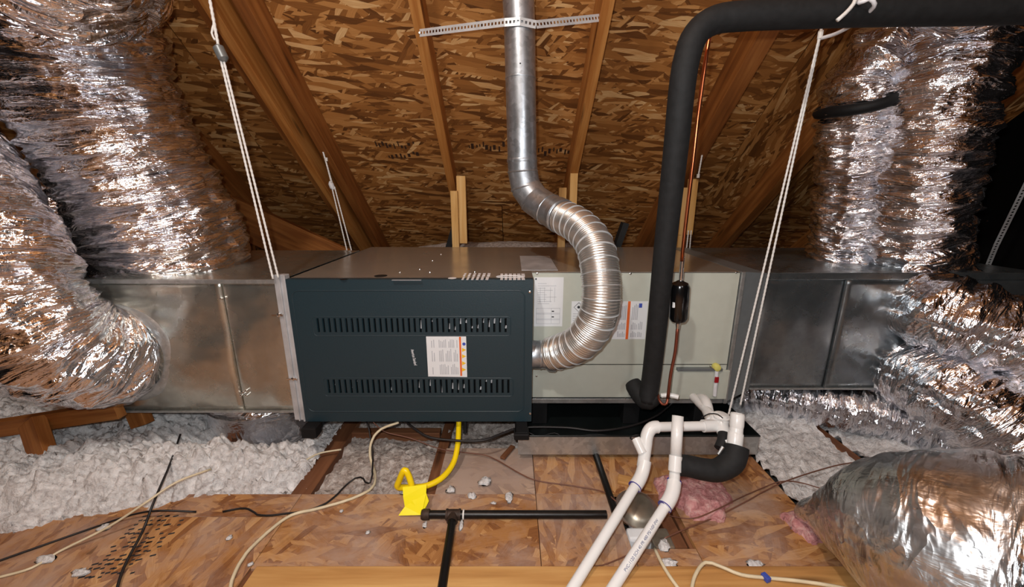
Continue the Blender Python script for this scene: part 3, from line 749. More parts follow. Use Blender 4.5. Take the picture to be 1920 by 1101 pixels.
# connector strip between plenum and furnace
mb=MB(); 
mb.bx(-.724,-.684,1.172,1.19,.128,.622); mb.build('connector_strip',M['strip'],pl,bevel=.002,label='whitish connector strip')
MB().bx(-.707,-.703,1.166,1.173,.128,.622).bx(-.690,-.684,1.163,1.173,.128,.622).build('strip_ridge',M['strip'],pl,bevel=.001)
for px,py in ((520,591),(547,711)):
    c=P(px,py,1.166); g=MB(); g.bar(c+Vector((-.016,0,0)),c+Vector((.016,0,.002)),.005,.005); g.lathe(c+Vector((.004,.004,0)),(0,-1,0),[(0,.007),(.006,.006),(.008,.002)],10); g.lathe(c+Vector((.016,.002,0)),(0,-1,0),[(0,.005),(.006,.003)],8)
    g.build('toggle_clip',M['bright'],pl,smooth=40)
for px,py in ((455,736),(461,733),(452,742),(462,742),(414,560)):
    c=P(px,py,1.186); MB().lathe(c,(0,-1,0),[(-.008,.004),(.002,.0035),(.003,.001)],10).build('screw',M['bright'],pl,smooth=40)
PRZ0=.174
pr=thing('return_plenum','dark grey sheet metal plenum right of the coil cabinet, with foil ducts on it','duct box',(1.3,1.6,PRZ0))
mb=MB(); mb.bx(.82,1.80,1.31,1.95,PLZ1-.002,PLZ1).bx(.82,1.80,1.31,1.95,PRZ0,PRZ0+.002).bx(.82,1.80,1.948,1.95,PRZ0,PLZ1).bx(1.798,1.80,1.31,1.95,PRZ0,PLZ1)
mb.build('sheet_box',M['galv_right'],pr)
for (x0,x1,s) in ((.852,1.13,13),(1.13,1.8,15)):
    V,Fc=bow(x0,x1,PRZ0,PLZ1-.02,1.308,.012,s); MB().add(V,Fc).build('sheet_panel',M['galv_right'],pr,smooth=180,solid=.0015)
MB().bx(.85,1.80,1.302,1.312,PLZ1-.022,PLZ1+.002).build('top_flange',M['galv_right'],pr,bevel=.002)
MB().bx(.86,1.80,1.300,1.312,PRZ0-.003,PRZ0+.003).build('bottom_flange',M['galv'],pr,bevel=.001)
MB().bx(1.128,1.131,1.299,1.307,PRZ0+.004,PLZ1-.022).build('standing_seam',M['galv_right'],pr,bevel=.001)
# flared adapter between cabinet and plenum
V=[(CX1+.001,CY0,FZ0),(CX1+.001,CY0,FZ1),(.858,1.303,PLZ1),(.858,1.303,PRZ0-.005),(CX1+.001,1.9,FZ0),(CX1+.001,1.9,FZ1),(.858,1.94,PLZ1),(.858,1.94,PRZ0-.005)]
MB().add(V,[(0,1,2,3),(4,7,6,5),(1,5,6,2),(0,3,7,4)]).build('adapter_flange',M['coil2'],pr,solid=.002,label='grey flared collar')
mb=MB(); mb.bx(CX1+.002,CX1+.014,CY0-.006,CY0+.004,FZ0,FZ1); mb.build('corner_angle',M['galv'],pr,bevel=.001)

# ------------------------------------------------------------------ foil flexible ducts
def flex_duct(pts,R,lab,seed,m='foil',step=.0045,seg=150,flare0=0,flare1=0,amp=(.02,.016,.009),rib_amp=.006,rib=.05,group=None):
    sp=spline(pts,step); mb=MB(); 
    if hasattr(R,'__len__'):
        n=len(sp); rr=np.interp(np.linspace(0,1,n),np.linspace(0,1,len(R)),R)
    else: rr=R
    mb.tube(sp,rr,seg,True,0,crinkle(seed,float(np.mean(rr)),amp,rib,rib_amp,flare0,flare1))
    o=mb.build('flexible_duct',M[m],smooth=180); tag(o,lab,'duct'); return o,sp
# large upright one on the left plenum
flex_duct([P(335,523,1.46),P(314,440,1.44),P(250,320,1.40),P(185,190,1.36),P(140,70,1.32),P(100,-60,1.24),P(80,-230,1.0)],[.225,.225,.215,.205,.205,.21,.21],
 'largest foil duct, rising from the left plenum to the top left corner',21,flare0=.035)
# elbow on the front of the left plenum
flex_duct([P(228,662,1.215),P(198,668,1.15),P(140,662,1.07),P(80,630,1.02),P(30,565,1.0),P(-10,480,1.02),P(-70,370,1.08),P(-150,240,1.15)],[.140,.142,.140,.134,.128,.125,.125,.125],
 'foil duct elbow leaving the front face of the left plenum at the left edge',22,m='foil',amp=(.012,.02,.007),rib_amp=.004,flare0=.0)
# foil skirt ring at the elbow
mb=MB(); c=P(235,660,1.196); mb.lathe(c,(0,-1,0),[(0,.172),(.012,.17),(.02,.158),(.02,.14),(0,.14)],60)
mb.build('collar',M['galv'],pl,smooth=40)
flex_duct([P(-120,250,1.75),P(10,330,1.72),P(95,390,1.70),P(160,450,1.68),P(185,540,1.68)],.085,
 'narrow foil duct between the two big ones at the far left',23,seg=64,amp=(.015,.014,.008))
# one under the left plenum
flex_duct([Vector((-.985,1.445,.16)),Vector((-.985,1.445,.10)),Vector((-.985,1.455,.045)),Vector((-.985,1.53,.02)),Vector((-.985,1.75,.08)),Vector((-.99,2.3,.17))],[.205,.212,.19,.16,.16,.17],
 'foil duct elbow bulging from beneath the left plenum',24,amp=(.012,.014,.006),rib_amp=.003)
# right: two upright
flex_duct([P(1576,508,1.60),P(1590,440,1.59),P(1604,330,1.56),P(1614,225,1.54),P(1632,150,1.54),P(1700,85,1.56),P(1810,35,1.54),P(1960,-20,1.44)],[.118,.112,.108,.112,.130,.14,.14,.14],
 'foil duct with a black strap round it, standing on the right plenum',25,flare0=.05,amp=(.024,.02,.010))
flex_duct([P(1712,508,1.50),P(1714,440,1.46),P(1732,330,1.42),P(1760,210,1.40),P(1782,110,1.42),P(1812,10,1.42),P(1850,-70,1.28),P(1900,-200,1.05)],[.140,.134,.134,.136,.145,.15,.15,.15],
 'wide foil duct, the right one of the two upright on the right plenum',26,flare0=.05,amp=(.018,.017,.007))
sb=MB(); c0=P(1540,168,1.40); 
ring=[]
cc=P(1620,180,1.54)
for k in range(41):
    a=2*math.pi*k/40; ring.append(cc+Vector((.120*math.cos(a)+.0,.130*math.sin(a),.055*math.cos(a)-.035*max(0,-math.sin(a))**1.5)))
sb.tube(ring,.019,10,cap=False); o=sb.build('duct_strap',M['black'],smooth=180); tag(o,'black strap wrapped round the left upright foil duct on the right','strap')
# right: two leaving towards the right
flex_duct([P(1722,578,1.34),P(1760,590,1.25),P(1830,612,1.18),P(1920,650,1.12),P(2040,700,1.06)],[.122,.118,.118,.122,.126],
 'upper foil duct of the pair leaving the right plenum sideways',27,flare0=.045)
flex_duct([P(1690,690,1.34),P(1735,708,1.23),P(1800,745,1.12),P(1880,795,1.04),P(2000,880,.96)],[.112,.112,.116,.122,.126],
 'lower foil duct of the pair leaving the right plenum sideways',28,flare0=.045)
flex_duct([P(1400,738,1.50),P(1470,744,1.42),P(1560,760,1.35),P(1660,779,1.29),P(1780,814,1.19),P(1900,850,1.12),P(2010,880,1.08)],.075,
 'dark foil duct lying beneath the right plenum',29,seg=80,rib_amp=.007,rib=.035)
# big draped duct lower right
flex_duct([PZ(2120,1150,.20),PZ(2000,1105,.20),PZ(1880,1062,.19),PZ(1780,1028,.18),PZ(1690,1000,.155),PZ(1610,982,.11),PZ(1545,972,.06),PZ(1520,968,.035)],[.20,.20,.195,.18,.155,.11,.06,.03],
 'large smooth silver duct wrap slumped on the floor in the lower right corner',30,m='foil_smooth',amp=(.022,.007,.003),rib_amp=.0,step=.008)

# ------------------------------------------------------------------ flue pipe
fp0=P(972,-60,1.48); 
flu=thing('flue_pipe','galvanised metal flue pipe dropping from the roof, bending into a flexible silver section','flue',P(979,335,1.48))
top=P(972,0,1.48)
mb=MB(); mb.tube([top+Vector((0,0,.16)),top,P(974,45,1.48),P(979,296,1.48)],.0515,40); mb.build('pipe_section',M['flue'],flu,smooth=60)
MB().lathe(P(972,1,1.48),(0,0,1),[(-.006,.0525),(0,.0545),(.03,.0545),(.034,.0525)],40).build('joint_band',M['bright'],flu,smooth=40)
MB().lathe(P(976,148,1.48),(0,0,1),[(-.002,.0525),(0,.0530),(.003,.0525)],40).build('joint_band',M['flue'],flu,smooth=40)
MB().lathe(P(979,298,1.48),(0,0,1),[(-.012,.0530),(-.006,.0548),(0,.0530)],40).build('joint_band',M['flue'],flu,smooth=40)
c=P(975,128,1.48)+Vector((-.0,-.051,0)); MB().lathe(c,(0,-1,0),[(0,.003),(.002,.001)],8).build('rivet',M['ink_dark'],flu)
# segmented elbow
e=[P(979,296,1.48),P(980,322,1.48),P(986,352,1.475),P(1002,375,1.46),P(1030,394,1.40),P(1052,406,1.35)]
for i in range(len(e)-1):
    a,b=e[i],e[i+1]; d=(b-a).normalized()
    o=MB().tube([a-d*.006,b+d*.006],.0525+.0006*i,40).build('elbow_gore' if i<4 else 'elbow_collar',M['flue'],flu,smooth=60)
    MB().lathe(b,d,[(-.003,.0532+.0006*i),(0,.0560+.0004*i),(.003,.0532+.0006*i)],40).build('elbow_bead',M['flue'],flu,smooth=60)
a=P(1049,404,1.36); b=P(1064,413,1.32); d=(b-a).normalized()
MB().lathe(a,d,[(-.02,.054),(-.018,.058),(.012,.059),(.014,.056)],40).build('clamp_band',M['flue'],flu,smooth=40)
fx=spline([P(1056,408,1.34),P(1085,424,1.27),P(1112,455,1.19),P(1124,500,1.13),P(1127,560,1.10),P(1116,605,1.11),P(1088,642,1.14),P(1055,658,1.19),P(1034,663,1.215)],.0016)
mb=MB(); mb.tube(fx,.0545,44,False,0,lambda sl,ang:(.0016*np.sin(2*np.pi*sl/.0065))[:,None]*np.ones((1,44)))
mb.build('flexible_section',M['flex_alu'],flu,smooth=180)
# spiral lock seams
sl=np.concatenate([[0],np.cumsum([ (fx[i+1]-fx[i]).length for i in range(len(fx)-1)])])
k=0; nxt=.02
while nxt<sl[-1]-.01:
    i=int(np.searchsorted(sl,nxt)); d=(fx[i+1]-fx[i-1]).normalized()
    MB().lathe(fx[i],d,[(-.0016,.0555),(0,.0578),(.0016,.0555)],44).build('seam_ring',M['zinc_strap'],flu,smooth=60); nxt+=.034
a=P(998,665,1.222); a.x=FX1-.004
MB().lathe(a,(1,0,0),[(0,.047),(.030,.047),(.032,.049),(.036,.049),(.038,.047),(.052,.048),(.060,.056),(.080,.058),(.084,.056)],40).build('furnace_collar',M['flue'],flu,smooth=50)
# perforated strap that holds it
A=P(787,62,1.555); B=P(946,42,1.435); C1=P(975,40,1.424); C2=P(1005,46,1.435); D=P(1137,32,1.54)
A.y-=.0; st=thing('hanger_strap','perforated metal strap across the flue pipe near the top, nailed to the rafters','strap',C1)
def perf_strap(path,wd,par,m='bright',nm='strap_band',hole=.012,nrm=None):
    """ribbon with real square holes"""
    mb=MB(); 
    for i in range(len(path)-1):
        a,b=path[i],path[i+1]; L=(b-a).length; d=(b-a).normalized(); n=Vector((0,-1,0)) if nrm is None else nrm
        s=n.cross(d).normalized(); n2=d.cross(s); k=max(1,int(L/hole)); st_=L/k; t=.0006; h=wd/2
        for j in range(k):
            o=a+d*(j*st_); hw=st_*.26; hh=wd*.17
            xs=[0,st_/2-hw,st_/2+hw,st_]; ys=[-h,-hh,hh,h]
            for u in range(3):
                for v in range(3):
                    if u==1 and v==1: continue
                    q=[o+d*xs[u]+s*ys[v],o+d*xs[u+1]+s*ys[v],o+d*xs[u+1]+s*ys[v+1],o+d*xs[u]+s*ys[v+1]]
                    mb.add(q+[p+n2*t for p in q],[(0,1,2,3),(7,6,5,4)])
    return mb.build(nm,M[m],par)
perf_strap([A,B,C1,C2,D],.024,st,'zinc_strap')
for p in (A,D):
    MB().lathe(p+Vector((0,-.001,0)),(0,-1,0),[(0,.005),(.003,.003)],10).build('nail_head',M['bright'],st)
# wide strap at the right edge
st2=thing('hanger_strap','perforated white metal strap hanging in the dark at the right edge','strap',P(1850,505,1.7))
perf_strap([P(1848,508,1.62),P(1868,460,1.58),P(1932,330,1.50),P(1975,240,1.45)],.026,st2,'zinc_strap')
for px,py in ((1828,438),(1822,448),(1808,455),(1852,415)):
    o=MB().box(P(px,py,1.8),(.006,.002,.006),Euler((0,.6,0)).to_matrix()).build('foil_scrap',M['bright']); tag(o,'tiny bright metal scrap in the dark beside the right upright duct','scrap','bright scraps at the right edge')

# ------------------------------------------------------------------ refrigerant lines
su=thing('suction_line','thick black foam-insulated line curving from the coil cabinet up and off to the right','pipe',PA(1228,740,1.33))
path=[PA(1214,752,1.31),PA(1222,700,1.29),PA(1233,600,1.21),PA(1245,480,1.12),PA(1256,380,1.05),PA(1268,270,.98),PA(1278,170,.93),PA(1288,108,.91),PA(1305,64,.90),PA(1340,38,.895),PA(1400,30,.89),PA(1500,26,.885),PA(1620,22,.88),PA(1780,20,.875),PA(1960,16,.87)]
MB().tube(spline(path,.012),.0297,32).build('foam_sleeve',M['foam'],su,smooth=180)
path=[PA(1186,718,1.37),PA(1196,735,1.345),PA(1206,748,1.325),PA(1214,752,1.31),PA(1226,742,1.31)]
MB().tube(spline(path,.01),[.026]+[.030]*(len(spline(path,.01))-1),28).build('foam_elbow',M['foam'],su,smooth=60)
for k in (3,9):
    pass
MB().tube([PA(1239,440,1.09)+Vector((0,-.001,0)),PA(1277,441,1.09)+Vector((0,-.001,0))],.0004,6).build('sleeve_joint',M['black'],su)
li=thing('liquid_line','thin copper line with a black filter drier, dropping in front of the coil cabinet','pipe',PA(1250,752,1.27))
MB().tube(spline([PA(1332,58,.98),PA(1322,120,.99),PA(1310,210,1.02),PA(1300,300,1.06),PA(1288,400,1.11),PA(1278,490,1.15)],.02),.0052,14).build('copper_tube',M['copper'],li,smooth=180)
MB().tube([PA(1280,480,1.15),PA(1276,532,1.175)],.0062,14).build('flare_nut',M['bright'],li,smooth=60)
a=PA(1275.5,526,1.17); b=PA(1271,606,1.215); d=(b-a); L=d.length; d.normalize()
MB().lathe(a,d,[(0,.007),(.004,.012),(.010,.023),(.020,.0275),(L-.020,.0275),(L-.010,.023),(L-.004,.012),(L,.007)],32).build('filter_drier',M['drier'],li,smooth=35)
MB().box((a+b)/2+Vector((-.022,-.016,-.004)),(.006,.006,.016)).build('drier_label',M['paper'],li)
MB().lathe(b,d,[(0,.0075),(.018,.006)],14).build('flare_nut',M['bright'],li,smooth=60)
MB().tube(spline([b+d*.01,PA(1266,660,1.235),PA(1258,700,1.25),PA(1252,748,1.265)],.02),.0050,14).build('copper_tube',M['copper_dull'],li,smooth=180)
MB().tube(spline([PA(1252,745,1.265),PA(1250,757,1.262),PA(1242,758,1.262),PA(1236,750,1.27),PA(1234,740,1.30)],.008),.0042,10).build('distributor_tube',M['copper_dull'],li,smooth=180)
o=MB().tube(spline([PA(1240,742,1.30),PA(1256,741,1.29),PA(1272,745,1.28)],.01),.008,16).build('drain_stub',M['pvc'],smooth=60); tag(o,'short white stub beside the foot of the black line on the coil cabinet','pipe')
# float switch on the cabinet
fs=thing('float_switch','yellow capped switch with a red mark at the lower right of the coil cabinet','switch',P(1342,745,1.27))
c=P(1345,690,1.262); MB().lathe(c+Vector((0,.017,0)),(0,-1,0),[(0,.012),(.012,.014),(.022,.011),(.024,.006)],14).build('cap',M['float_yellow'],fs,smooth=40)
MB().cyl(P(1344,696,1.262),P(1340,742,1.262),.0065,14).build('clear_tube',M['plastic_white'],fs,smooth=60)
c=P(1342,711,1.262); MB().box(c+Vector((0,-.006,0)),(.014,.006,.022)).build('red_body',M['rubber_red'],fs,bevel=.002)
MB().bar(P(1330,686,1.265),P(1343,696,1.262),.003,.003).build('lever',M['bright'],fs)

# ------------------------------------------------------------------ ropes and hangers
def twisted(mb,p0,p1,r=.0022,bead=.012):
    n=max(4,int((p1-p0).length/ (bead/2))); pts=[p0.lerp(p1,i/n) for i in range(n+1)]
    mb.tube(pts,[r*(1.25 if i%2 else .95) for i in range(n+1)],8)
def rope(lab,legs,kids,base):
    t=thing('hanging_rope',lab,'rope',base)
    for p0,p1,r in legs:
        mb=MB(); twisted(mb,p0,p1,r); mb.build('rope_strand',M['rope'],t,smooth=180)
    kids(t); return t
def k1(t):
    a=P(407,84,1.16); b=P(419,110,1.16); d=(b-a).normalized()
    MB().lathe(a-d*.0,d,[(0,.005),(.006,.013),(.034,.013),(.042,.005)],14).build('rope_clip',M['coil2'],t,smooth=40)
    MB().tube(spline([P(401,45,1.16),P(397,62,1.155),P(403,75,1.155)],.01),.0025,8).build('rope_tail',M['rope'],t)
rope('white doubled rope with a grey clip, reaching the left end of the furnace',
 [(P(366,-150,1.16),P(411,95,1.16),.0034),(P(411,100,1.16),P(512,523,1.16),.0028),(P(416,100,1.16),P(522,521,1.16),.0028)],k1,P(517,522,1.16))
def k2(t):
    c=P(624,348,2.0); MB().lathe(c-Vector((0,0,.02)),(-.3,0,1),[(0,.004),(.01,.012),(.03,.012),(.042,.004)],14).build('rope_clip',M['plastic_white'],t,smooth=40)
    MB().lathe(P(601,268,2.0),(0,-1,0),[(0,.010),(.004,.008)],10).build('nail_head',M['bright'],t)
    MB().lathe(P(612,299,2.0),(0,0,1),[(-.008,.006),(.008,.006)],10).build('rope_knot',M['rope'],t)
rope('thin doubled white rope hanging behind the left end of the furnace top',
 [(P(601,268,2.0),P(623,345,2.0),.0035),(P(622,350,2.0),P(652,476,2.0),.003),(P(627,350,2.0),P(660,474,2.0),.003),(P(610,300,2.0),P(621,343,1.99),.002)],k2,P(656,475,2.0))
def k3(t):
    a=P(1538,52,1.15); b=P(1538,72,1.15)
    MB().tube(spline([P(1539,72,1.15),P(1570,62,1.1),P(1606,42,1.03),P(1632,20,.98),P(1640,8,.96),P(1630,-2,.96),P(1612,5,.97),P(1600,-8,1.0)],.01),.0042,10).build('rope_loop',M['plastic_white'],t,smooth=180)
    MB().tube(spline([PA(1570,38,.84),PA(1585,25,.838),PA(1600,8,.838),PA(1606,-8,.84)],.01),.004,10).build('rope_loop',M['rope'],t,smooth=180)
    MB().lathe(P(1538,66,1.15),(0,0,1),[(-.008,.006),(.010,.006)],10).build('rope_knot',M['rope'],t)
rope('long doubled white rope slanting down in front of the right plenum',
 [(P(1541,50,1.15),P(1366,778,1.15),.0027),(P(1537,70,1.15),P(1388,760,1.17),.0027)],k3,P(1376,775,1.15))
def k4(t):
    MB().lathe(P(1327,230,2.0),(0,-1,0),[(0,.010),(.004,.006)],10).build('nail_head',M['bright'],t)
    for px,py in ((1322,258),(1309,330)): MB().lathe(P(px,py,2.0),(0,0,1),[(-.009,.007),(.009,.007)],10).build('rope_knot',M['rope'],t)
rope('thin hanger behind the coil cabinet, right of the copper line',
 [(P(1327,230,2.0),P(1309,332,2.0),.0035),(P(1296,432,2.0),P(1293,468,2.0),.003),(P(1291,432,2.0),P(1287,468,2.0),.003)],k4,P(1290,468,2.0))

# ------------------------------------------------------------------ drain pan
pan=thing('drain_pan','shallow black drain pan with silver front edge under the coil cabinet','pan',(.4,1.5,.028))
x0,x1,y0,y1,z0,z1=.02,.815,1.145,1.97,.030,.086
mb=MB(); mb.bx(x0,x1,y0,y1,z0,z0+.002).bx(x0,x0+.002,y0,y1,z0,z1).bx(x1-.002,x1,y0+.0,y1,z0,z1).bx(x0,x1,y1-.002,y1,z0,z1)
mb.build('tray',M['pan'],pan)
MB().bx(x0,x1,y0,y0+.002,z0,z1).build('front_side',M['pan'],pan)
MB().bx(x0,x1,y0-.003,y0-.001,z0-.012,z1-.002).build('front_flashing',M['galv'],pan,label='bare silver front edge')
mb=MB(); mb.tube([Vector((x0,y0,z1)),Vector((x1,y0,z1)),Vector((x1,y1,z1)),Vector((x0,y1,z1)),Vector((x0,y0,z1))],.0035,8,cap=False); mb.build('rolled_rim',M['pan'],pan,smooth=60)
for x in (.1,.44,.70):
    o=MB().bx(x-.03,x+.03,1.3,1.36,z0+.002,.129).build('equipment_block',M['black'],bevel=.003); tag(o,{.1:'black support block in the drain pan nearest the furnace',.44:'black support block in the drain pan below the thick black line',.70:'black support block in the drain pan behind the white wye fitting'}[x],'block','blocks in the drain pan')

# ------------------------------------------------------------------ PVC drains
def pvc_tube(t,pts,r=.0133,name='pipe_section',hollow=False):
    sp=spline(pts,.01) if len(pts)>2 else [Vector(p) for p in pts]
    return MB().tube(sp,r,24,True).build(name,M['pvc'],t,smooth=60)
def fitting(t,a,b,r=.0172,name='coupling'):
    return MB().tube([Vector(a),Vector(b)],r,24).build(name,M['pvc'],t,smooth=60)
def ringp(t,p,d,r=.0150,m='primer'):
    MB().lathe(Vector(p)-Vector(d).normalized()*.0015,d,[(0,r),(.0025,r)],24).build('primer_ring',M[m],t)
def elbow(t,a,c,b,r=.0172):
    a,c,b=Vector(a),Vector(c),Vector(b); n=10; pts=[]
    for i in range(n+1):
        k=i/n; pts.append(a*(1-k)**2+c*2*k*(1-k)+b*k*k)
    return MB().tube(pts,r,24).build('elbow',M['pvc'],t,smooth=60)
p1=thing('pvc_drain','white drain pipe running level from the trap, then slanting to the bottom edge','pipe',PA(1205,880,1.08))
lo=PZ(1060,1125,.0135); e1=PA(1195,905,1.055); e1b=PA(1207,872,1.085)
pvc_tube(p1,[lo,e1],.0125); elbow(p1,PA(1190,913,1.05),PA(1206,893,1.07),PA(1209,864,1.085)); 
ringp(p1,PA(1190.5,913,1.05),e1-lo,.0178)
pvc_tube(p1,[PA(1208,870,1.085),PA(1213,812,1.10)]); fitting(p1,PA(1205,876,1.083),PA(1212,830,1.095),.0162)
ringp(p1,PA(1208.5,868,1.085),(0,0,1),.0178)
elbow(p1,PA(1211,832,1.095),PA(1213,798,1.105),PA(1234,801,1.105)); pvc_tube(p1,[PA(1225,801,1.105),PA(1322,799,1.12)]); fitting(p1,PA(1318,799,1.12),PA(1342,798,1.125),.0175,'tee')
elbow(p1,PA(1335,800,1.125),PA(1343,796,1.13),PA(1340,778,1.15),.0165)
pvc_tube(p1,[PA(1341,785,1.14),PA(1300,745,1.30)],.0133); 
br=MB().tube([PA(1205,850,1.08),PA(1192,822,1.10)],.0125,20).build('branch_stub',M['pvc'],p1,smooth=60)
c=PA(1191,820,1.10); MB().tube([c+Vector((.013*math.cos(a),.013*math.sin(a)*.6,.004*math.cos(a))) for a in [k*math.pi/10 for k in range(20)]],.0018,6,cap=False).build('stub_rim',M['black'],p1)
# printing on the pipe is on the second one
p2=thing('pvc_drain','white drain pipe with an open upright top and faint blue lettering on its slanting run','pipe',PA(1262,925,1.02))
lo2=PZ(1135,1125,.0135); hi2=PA(1250,945,.99)
pvc_tube(p2,[lo2,hi2],.0125); elbow(p2,PA(1246,950,.985),PA(1263,930,1.0),PA(1264,903,1.02)); ringp(p2,PA(1246.5,950,.985),hi2-lo2,.0178); ringp(p2,PA(1264,903,1.02),(0,0,1),.0178)
pvc_tube(p2,[PA(1264,908,1.018),PA(1266,870,1.03)],.0135); fitting(p2,PA(1265,884,1.02),PA(1267,855,1.03),.0162,'tee')
up=[PA(1267,858,1.03),PA(1271,780,1.05)]
MB().tube(up,.0130,24,False).build('open_riser',M['pvc'],p2,smooth=60,solid=.003)
fitting(p2,PA(1266,870,1.03),PA(1275,872,1.03),.014,'side_port')
d=(hi2-lo2).normalized(); rt=Vector((1,0,0)); sd=d.cross(Vector((-.2,-.75,.6))).normalized(); nn=sd.cross(d).normalized()
if nn.y>0: nn=-nn
R=Matrix((d,nn.cross(d),nn)).transposed()
body="PVC-1120 SCH 40 PR 480 PSI NSF-PW"
c=bpy.data.curves.new('tmp','FONT'); c.body=body; c.size=.009; c.extrude=.0002; c.align_y='CENTER'; tt=bpy.data.objects.new('tmp',c); COL.objects.link(tt); bpy.context.view_layer.update()
me=bpy.data.meshes.new_from_object(tt.evaluated_get(bpy.context.evaluated_depsgraph_get())); bpy.data.objects.remove(tt); me.materials.clear(); me.materials.append(M['pvc_ink'])
o=bpy.data.objects.new('pipe_print',me); COL.objects.link(o)
for v in me.vertices: v.co=R@Vector((v.co.x,v.co.y,v.co.z+.0125))+lo2+d*.07-Vector(ORG[p2.name])
o.parent=p2
# trap riser assembly at right
p3=thing('pvc_trap','white upright drain riser with couplings standing in the black foam elbow','pipe',PA(1378,845,1.05))
MB().tube([PA(1377,850,1.05),PA(1383,775,1.06)],.0150,24,False).build('open_riser',M['pvc'],p3,smooth=60,solid=.003)
MB().lathe(PA(1377,836,1.05),PA(1381,800,1.055)-PA(1377,836,1.05),[(0,.019),(.032,.019),(.036,.0165)],24).build('coupling',M['pvc'],p3,smooth=40)
MB().lathe(PA(1381,802,1.056),PA(1383,775,1.06)-PA(1381,802,1.056),[(0,.0165),(.006,.0175),(.034,.0175),(.036,.016)],24).build('coupling',M['pvc'],p3,smooth=40)
MB().tube(spline([PA(1361,826,1.07),PA(1368,838,1.06),PA(1377,846,1.05)],.01),.011,20).build('branch_pipe',M['pvc'],p3,smooth=60)
p4=thing('pvc_fitting','white wye fitting where the drain stubs from the coil cabinet meet','pipe',PA(1352,800,1.12))
MB().tube([PA(1352,783,1.13),PA(1353,800,1.12),PA(1360,822,1.09)],[.0215,.0185,.016],26).build('wye_body',M['pvc'],p4,smooth=60)
MB().lathe(PA(1352,784,1.13),(0,-.1,1),[(0,.021),(.008,.0225),(.010,.0195)],26).build('open_mouth',M['pvc'],p4,smooth=40)
pvc_tube(p4,[PA(1333,790,1.14),PA(1322,765,1.22)],.0133); elbow(p4,PA(1327,770,1.20),PA(1324,745,1.24),PA(1312,748,1.29),.016); MB().lathe(PA(1325,765,1.21),(0,.3,1),[(0,.0165),(.004,.0172),(.008,.0165)],20).build('coupling_rim',M['pvc'],p4)
MB().tube(spline([PA(1316,783,1.1),PA(1330,776,1.09),PA(1345,777,1.09),PA(1355,784,1.09)],.01),.0016,6).build('cable_tie',M['black'],p4)
# black foam elbow
fo=thing('pipe_insulation','black foam pipe cover sagging between the two white risers','insulation',PA(1340,890,1.04))
sp=spline([PA(1270,872,1.035),PA(1290,874,1.035),PA(1318,880,1.03),PA(1345,882,1.03),PA(1370,868,1.035),PA(1379,848,1.045),PA(1381,838,1.05)],.008)
n=len(sp); MB().tube(sp,np.interp(np.linspace(0,1,n),[0,.5,.8,1],[.0270,.0285,.0315,.0300]).tolist(),30).build('foam_sleeve',M['foam'],fo,smooth=60)
sp=spline([PA(1357,814,1.09),PA(1356,828,1.075),PA(1350,842,1.065)],.008); MB().tube(sp,.0155,20).build('foam_sleeve',M['foam'],fo,smooth=60)
MB().tube([PA(1347,852,1.04),PA(1356,838,1.04)],.004,8).build('tie_clip',M['bright'],fo)

# ------------------------------------------------------------------ gas piping
def blackpipe(lab,p0,p1,r=.0107,extra=None):
    t=thing('gas_pipe',lab,'pipe',p0); MB().tube([Vector(p0),Vector(p1)],r,20).build('pipe_run',M['gas'],t,smooth=60); 
    if extra: extra(t)
    return t
zc=.0125
tee=PZ(850,965,zc); yr=tee.y
def ex(t):
    MB().lathe(tee-Vector((.020,0,0)),(1,0,0),[(0,.0145),(.005,.0150),(.006,.0135),(.034,.0135),(.035,.0150),(.040,.0145)],20).build('tee',M['gas_fit'],t,smooth=40)
    MB().lathe(tee,(0,-1,0),[(0,.013),(.018,.0135),(.024,.0150)],20).build('tee_branch',M['gas_fit'],t,smooth=40)
    e=PZ(793,965,zc); MB().tube([Vector((e.x,yr,zc)),Vector((tee.x-.02,yr,zc))],.0107,20).build('pipe_run',M['gas'],t,smooth=60)
    MB().lathe((e.x-.004,yr,zc),(1,0,0),[(0,.012),(.006,.0145),(.022,.0140),(.023,.0115)],20).build('end_elbow',M['gas_fit'],t,smooth=40)
    MB().tube([Vector((tee.x+.026,yr,zc)),Vector((tee.x+.03,yr,zc))],.0125,16).build('sealant_ring',M['rope'],t)
xe=PZ(1137,965,zc).x
blackpipe('black iron gas pipe lying level across the deck, with a tee near its left end',(tee.x+.02,yr,zc),(xe,yr,zc),extra=ex)
blackpipe('black iron gas pipe running from the tee toward the bottom of the picture',(tee.x,yr-.022,zc),(tee.x+.006,.645,zc+.0),.0107)
blackpipe('black iron gas pipe on the deck running back under the drain pan',(PZ(1152,955,zc).x,yr+.012,.012),(PZ(1110,842,zc).x,1.6,.0125),.0105)
# yellow flexible connector
yh=thing('gas_hose','bright yellow flexible gas hose hanging from the furnace and looping to a yellow tag','hose',PZ(800,915,.02))
pts=[P(860,775,1.215),P(860,800,1.19),P(858,835,1.13),P(850,868,1.08),P(830,895,1.03),P(800,911,1.0),P(768,914,.985),P(746,913,.97),P(749,900,.965),P(758,882,.96),P(766,892,.958),P(773,915,.95),P(776,935,.94)]
MB().tube(spline(pts,.005),.0088,20,True,0,None).build('hose',M['yellow'],yh,smooth=180)
tg=MB(); c=[P(755,914,.935),P(800,909,.935),P(799,925,.925),P(804,940,.918),P(798,953,.91),P(790,966,.895),P(747,967,.895),P(759,950,.91),P(756,933,.92)]
n=len(c); 
tg.add([p for p in c]+[p+Vector((0,.0015,.0)) for p in c],[tuple(range(n)),tuple(reversed(range(n,2*n)))]+[(i,(i+1)%n,(i+1)%n+n,i+n) for i in range(n)])
o=tg.build('paper_tag',M['yellow_tag']); tag(o,'flat yellow tag hanging on the loop of the yellow gas hose','tag')
o=MB().tube([P(872,790,1.2),P(872,812,1.19)],.007,14).build('wire_bushing',M['black']); tag(o,'short black plug hanging under the furnace beside the yellow hose','plug')

